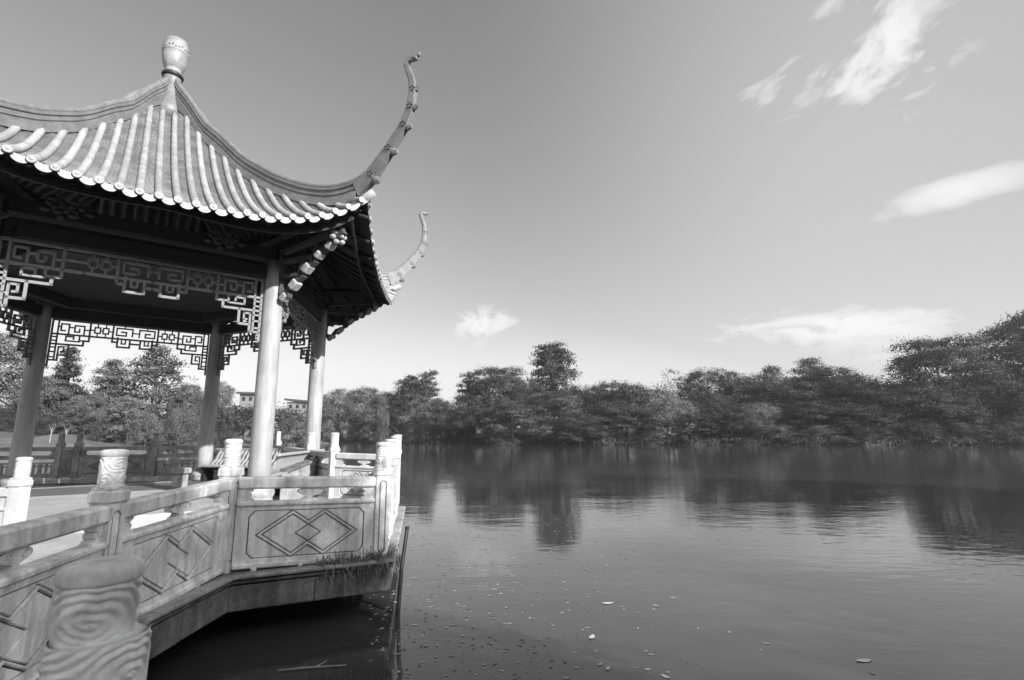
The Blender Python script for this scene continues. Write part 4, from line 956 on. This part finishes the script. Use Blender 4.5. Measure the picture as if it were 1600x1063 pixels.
for i, (az, D, H) in enumerate([(80, 30, 17), (93, 27, 18), (106, 26, 14.5), (119, 27, 14), (131, 28, 14.5), (144, 29, 15), (157, 29, 15), (171, 30, 15), (187, 32, 15), (204, 36, 15)]):  # row added out of view to cut low sky light under the eaves
    root = empty('unseen_bank_tree', (D * math.sin(R(az)), D * math.cos(R(az)), 0.8), 'unseen tree added behind the viewer to block low sky light, number %s counted from the lake side' % ['one', 'two', 'three', 'four', 'five', 'six', 'seven', 'eight', 'nine', 'ten'][i], 'tree', 'trees on the near bank', rz=i * 1.3)
    root.scale = (1.15, 1.15, H / 10.2); k_ = ('dome1', 'dome2', 'dome4')[i % 3]; ob('trunk', PROT[k_][1], root, (0, 0, 0)); ob('crown', PROT[k_][0], root, (0, 0, 0))

# grass tuft hanging over the terrace corner
g_ = np.random.default_rng(21); V = []
for i in range(900):
    f_ = g_.choice([0.12, 0.3, 0.42, 0.55, 0.68, 0.8, 0.92, 1.0]) + g_.normal() * 0.05; on_side = g_.uniform() < 0.25
    if not on_side: c = np.array(P2[:2]) + (np.array(P3[:2]) - np.array(P2[:2])) * (0.55 + 0.47 * f_) + np.array([0.447, -0.894]) * g_.uniform(0.06, 0.17)
    else: c = np.array(P3[:2]) + (np.array(Pb[:2]) - np.array(P3[:2])) * g_.uniform(-0.05, 0.2) + np.array([0.98, 0.17]) * g_.uniform(0.06, 0.17)
    z = EYE - 1.41 + g_.normal() * 0.035 - (0.12 if g_.uniform() < 0.35 else 0); L = g_.uniform(0.04, 0.12) if g_.uniform() < 0.975 else g_.uniform(0.12, 0.34)
    a = g_.uniform(0, 6.28); o_ = np.array([0.447, -0.894]) if not on_side else np.array([0.98, 0.17]); wd = np.array([math.cos(a), math.sin(a), 0]) * 0.006
    b0 = np.array([*c, z]); up = g_.uniform(0, 0.09) if L < 0.13 else 0.0
    b1_ = b0 + np.array([*(o_ * L * 0.45), up]) + g_.normal(size=3) * 0.012; b2_ = b1_ + np.array([*(o_ * L * 0.18), -L * 0.8]) + g_.normal(size=3) * 0.015
    V.append([b0 - wd, b0 + wd, b1_ + wd * .8, b1_ - wd * .8]); V.append([b1_ - wd * .8, b1_ + wd * .8, b2_ + wd * .2, b2_ - wd * .2])
V = np.array(V).reshape(-1, 3); mb = MB(); mb.add(V, [(4 * i, 4 * i + 1, 4 * i + 2, 4 * i + 3) for i in range(len(V) // 4)])
tag(mb.build('hanging_grass', grass_m), 'wild grass hanging over the terrace corner', kind='stuff')

# floating leaves
def leaf_quads(n, area, smin, smax, seed):
    g_ = np.random.default_rng(seed); mb = MB()
    for i in range(n):
        x, y = area(g_); s_ = g_.uniform(smin, smax); a = g_.uniform(0, 6.28); u = np.array([math.cos(a), math.sin(a), 0]) * s_; v_ = np.array([-math.sin(a), math.cos(a), 0]) * s_ * g_.uniform(.3, .5); c = np.array([x, y, 0.003]); up = np.array([0, 0, s_ * g_.uniform(0.02, 0.18)])
        mb.add([c - u, c - u * .3 - v_, c + u * .5 - v_ * .8 + up * .3, c + u + up, c + u * .5 + v_ * .8 + up * .3, c - u * .3 + v_], [(0, 1, 2, 3, 4, 5)])
    return mb
def ar(g_):
    y = 3.2 + 11 * g_.uniform() ** 1.3; f_ = abs(g_.normal()) * 0.24 - 0.27; return f_ * y * 1.02 + 0.1, y
tag(leaf_quads(1200, ar, 0.010, 0.036, 3).build('fallen_leaves', leafF), 'small fallen leaves scattered on the dark water', kind='stuff')
LF = [(950, 943, 0.10, 'large pale curled leaf on the water in mid picture'), (925, 996, 0.085, 'dark leaf on the water below the large pale one'), (1025, 947, 0.06, 'pale leaf right of the large curled leaf'), (1052, 935, 0.05, 'small pale leaf farthest right of the mid group'), (1350, 1033, 0.10, 'bright forked leaf near the lower right'), (1362, 1052, 0.05, 'thin leaf just below the bright forked leaf'), (1198, 1006, 0.045, 'thin flat leaf left of the bright forked leaf'), (648, 977, 0.055, 'pale leaf at the edge of the terrace shadow'), (950, 1045, 0.06, 'slim leaf near the bottom edge in mid picture'), (1040, 1058, 0.06, 'slim leaf at the very bottom right of the middle'), (885, 1060, 0.05, 'pale leaf at the very bottom in mid picture'), (800, 873, 0.07, 'pale leaf farther out left of the pine reflection')]
for i, (px, py, s_, lbl) in enumerate(LF):
    q = pxdir(px, py); x, y = q.x / -q.z * EYE, q.y / -q.z * EYE
    mb = MB(); a = 0.3 + i * 0.9 if i not in (0, 4) else 0.15; u = np.array([math.cos(a), math.sin(a), 0]) * s_ * 0.8; v_ = np.array([-math.sin(a), math.cos(a), 0]) * s_ * 0.34; up = np.array([0, 0, s_ * 0.05])
    mb.grid(np.array([[u * t_ - v_ * math.sin((t_ + 1) * 1.57) ** .8 + up * (t_ ** 2 + 0.3) if k == 0 else u * t_ + up * t_ ** 2 * .8 if k == 1 else u * t_ + v_ * math.sin((t_ + 1) * 1.57) ** .8 + up * (t_ ** 2 + 0.3) for k in range(3)] for t_ in np.linspace(-0.98, 0.98, 8)]))
    o = mb.build('floating_leaf', leafL, smooth=True); o.location = (x, y, 0.003); tag(o, lbl, 'leaf', 'large leaves on the water')
# twig cluster with debris near the bottom left of the dark water
q = pxdir(490, 1047); mb = MB(); x, y = q.x / -q.z * EYE, q.y / -q.z * EYE
mb.tube([(-0.30, -0.05, 0.012), (-0.1, 0.0, 0.014), (0.1, 0.03, 0.012), (0.28, 0.05, 0.014)], [0.006, 0.008, 0.007, 0.004], 6); mb.tube([(0, 0.01, 0.012), (0.08, 0.1, 0.03)], [0.006, 0.003], 5)
o = mb.build('floating_twig', bark_p); o.location = (x, y, 0.004); tag(o, 'pale twig floating in the dark water below the terrace', 'twig')

# ------------------------------------------------------------------ far left: house, saplings; right: globe lamp
def far(px, py, D): q = pxdir(px, py); return q.x / q.y * D, EYE + q.z / q.y * D
D = 165
def house(name, label, x0, x1, zlo, zhi, D, over, tilt):
    h = empty(name, ((x0 + x1) / 2, D, 1.5), label, 'building', 'white flat-roofed houses behind the trees'); W = x1 - x0
    mb = MB(); mb.box((0, 4, (zhi - 1.5) / 2), (W, 8, zhi - 1.5)); mb.build('wall', wallw, h)
    mb = MB(); mb.add([(-W / 2 - over, -0.9, zhi - 1.5 + 0.02 + tilt), (W / 2 + over, -0.9, zhi - 1.5 + 0.02 - tilt), (W / 2 + over, 9, zhi - 1.5 + 0.02 - tilt), (-W / 2 - over, 9, zhi - 1.5 + 0.02 + tilt), (-W / 2 - over, -0.9, zhi - 1.5 + 0.62 + tilt), (W / 2 + over, -0.9, zhi - 1.5 + 0.62 - tilt), (W / 2 + over, 9, zhi - 1.5 + 0.62 - tilt), (-W / 2 - over, 9, zhi - 1.5 + 0.62 + tilt)], [(0, 3, 2, 1), (4, 5, 6, 7), (0, 1, 5, 4), (1, 2, 6, 5), (2, 3, 7, 6), (3, 0, 4, 7)]); mb.build('roof', roofd, h)
    wmesh = MB(); wmesh.box((0, 0, 0), (1.0, 0.12, 1.2)); wme = wmesh.mesh('window', glass)
    for zz_ in (zhi - 1.5 - 1.5, zhi - 1.5 - 4.6):
        for i in range(int(W / 2.2)): ob('window', wme, h, (-W / 2 + 1.3 + i * 2.2, 0.02, zz_))
x0, z0 = far(372, 650, D); x1, z1 = far(400, 616, D); house('white_house', 'white house with dark flat roof just left of the front column', x0, x1, 0, z1, D, 0.8, 0.1)
x0, z0 = far(434, 650, D); x1, z1 = far(482, 626, D); house('white_house', 'white house with sloping dark roof between the sunlit columns', x0, x1, 0, z1, D + 6, 0.6, 0.5)
sm_ = MB(); sm_.tube([(0, 0, -0.3), (0.05, 0, 1.5), (0.1, 0, 2.6)], [0.06, 0.05, 0.03], 6); sm_.tube([(0.06, 0, 1.5), (0.5, 0.1, 2.8)], [0.035, 0.015], 5); sm_.tube([(0.08, 0, 1.9), (-0.4, 0, 2.9)], [0.03, 0.012], 5); sme = sm_.mesh('bare_sapling', bark_p)
for px, lbl in ((56, 'pale sapling trunk right beside the shaded left column'), (89, 'pale sapling on the lawn between shaded column and paired posts'), (112, 'pale sapling above the left one of the paired posts'), (272, 'pale sapling left of the back column')):
    x = (px - 800) / 811 * 56; az = math.degrees(math.atan2(x, 56)); so_ = ob('bare_sapling', sme, None, (x, 56, land_z(az, math.hypot(x, 56)) - 0.1)); so_.scale = (0.7, 0.7, 0.7); tag(so_, lbl, 'sapling', 'pale saplings on the lawn')
x, z = far(1532, 673, 99); lp = empty('park_lamp', (x, 99, 0.3), 'single pale globe lamp in the dark undergrowth at far right', 'lamp')
mb = MB(); mb.tube([(0, 0, 0), (0, 0, z - 0.6)], 0.05, 8); mb.build('pole', metal, lp); mb = MB(); mb.lathe([(0.001, -0.32), (0.2, -0.26), (0.32, 0), (0.25, 0.2), (0.001, 0.32)], 14, (0, 0, z - 0.3)); mb.build('globe', opal, lp, True)

hz = MB(); hz.box((0, 0, 15), (700, 700, 38)); ho = hz.build('haze', None if False else wallw); ho.data.materials.clear()
hmt = bpy.data.materials.new('lake_haze'); hmt.use_nodes = True; ht = hmt.node_tree; ht.nodes.clear()
o_ = N('ShaderNodeOutputMaterial', ht); v_ = N('ShaderNodeVolumePrincipled', ht); v_.inputs['Color'].default_value = (0.9, 0.9, 0.9, 1); v_.inputs['Density'].default_value = 0.0004; v_.inputs['Anisotropy'].default_value = 0.3
link(v_.outputs[0], o_.inputs['Volume'], ht); ho.data.materials.append(hmt); tag(ho, kind='stuff', label='faint haze over the lake')
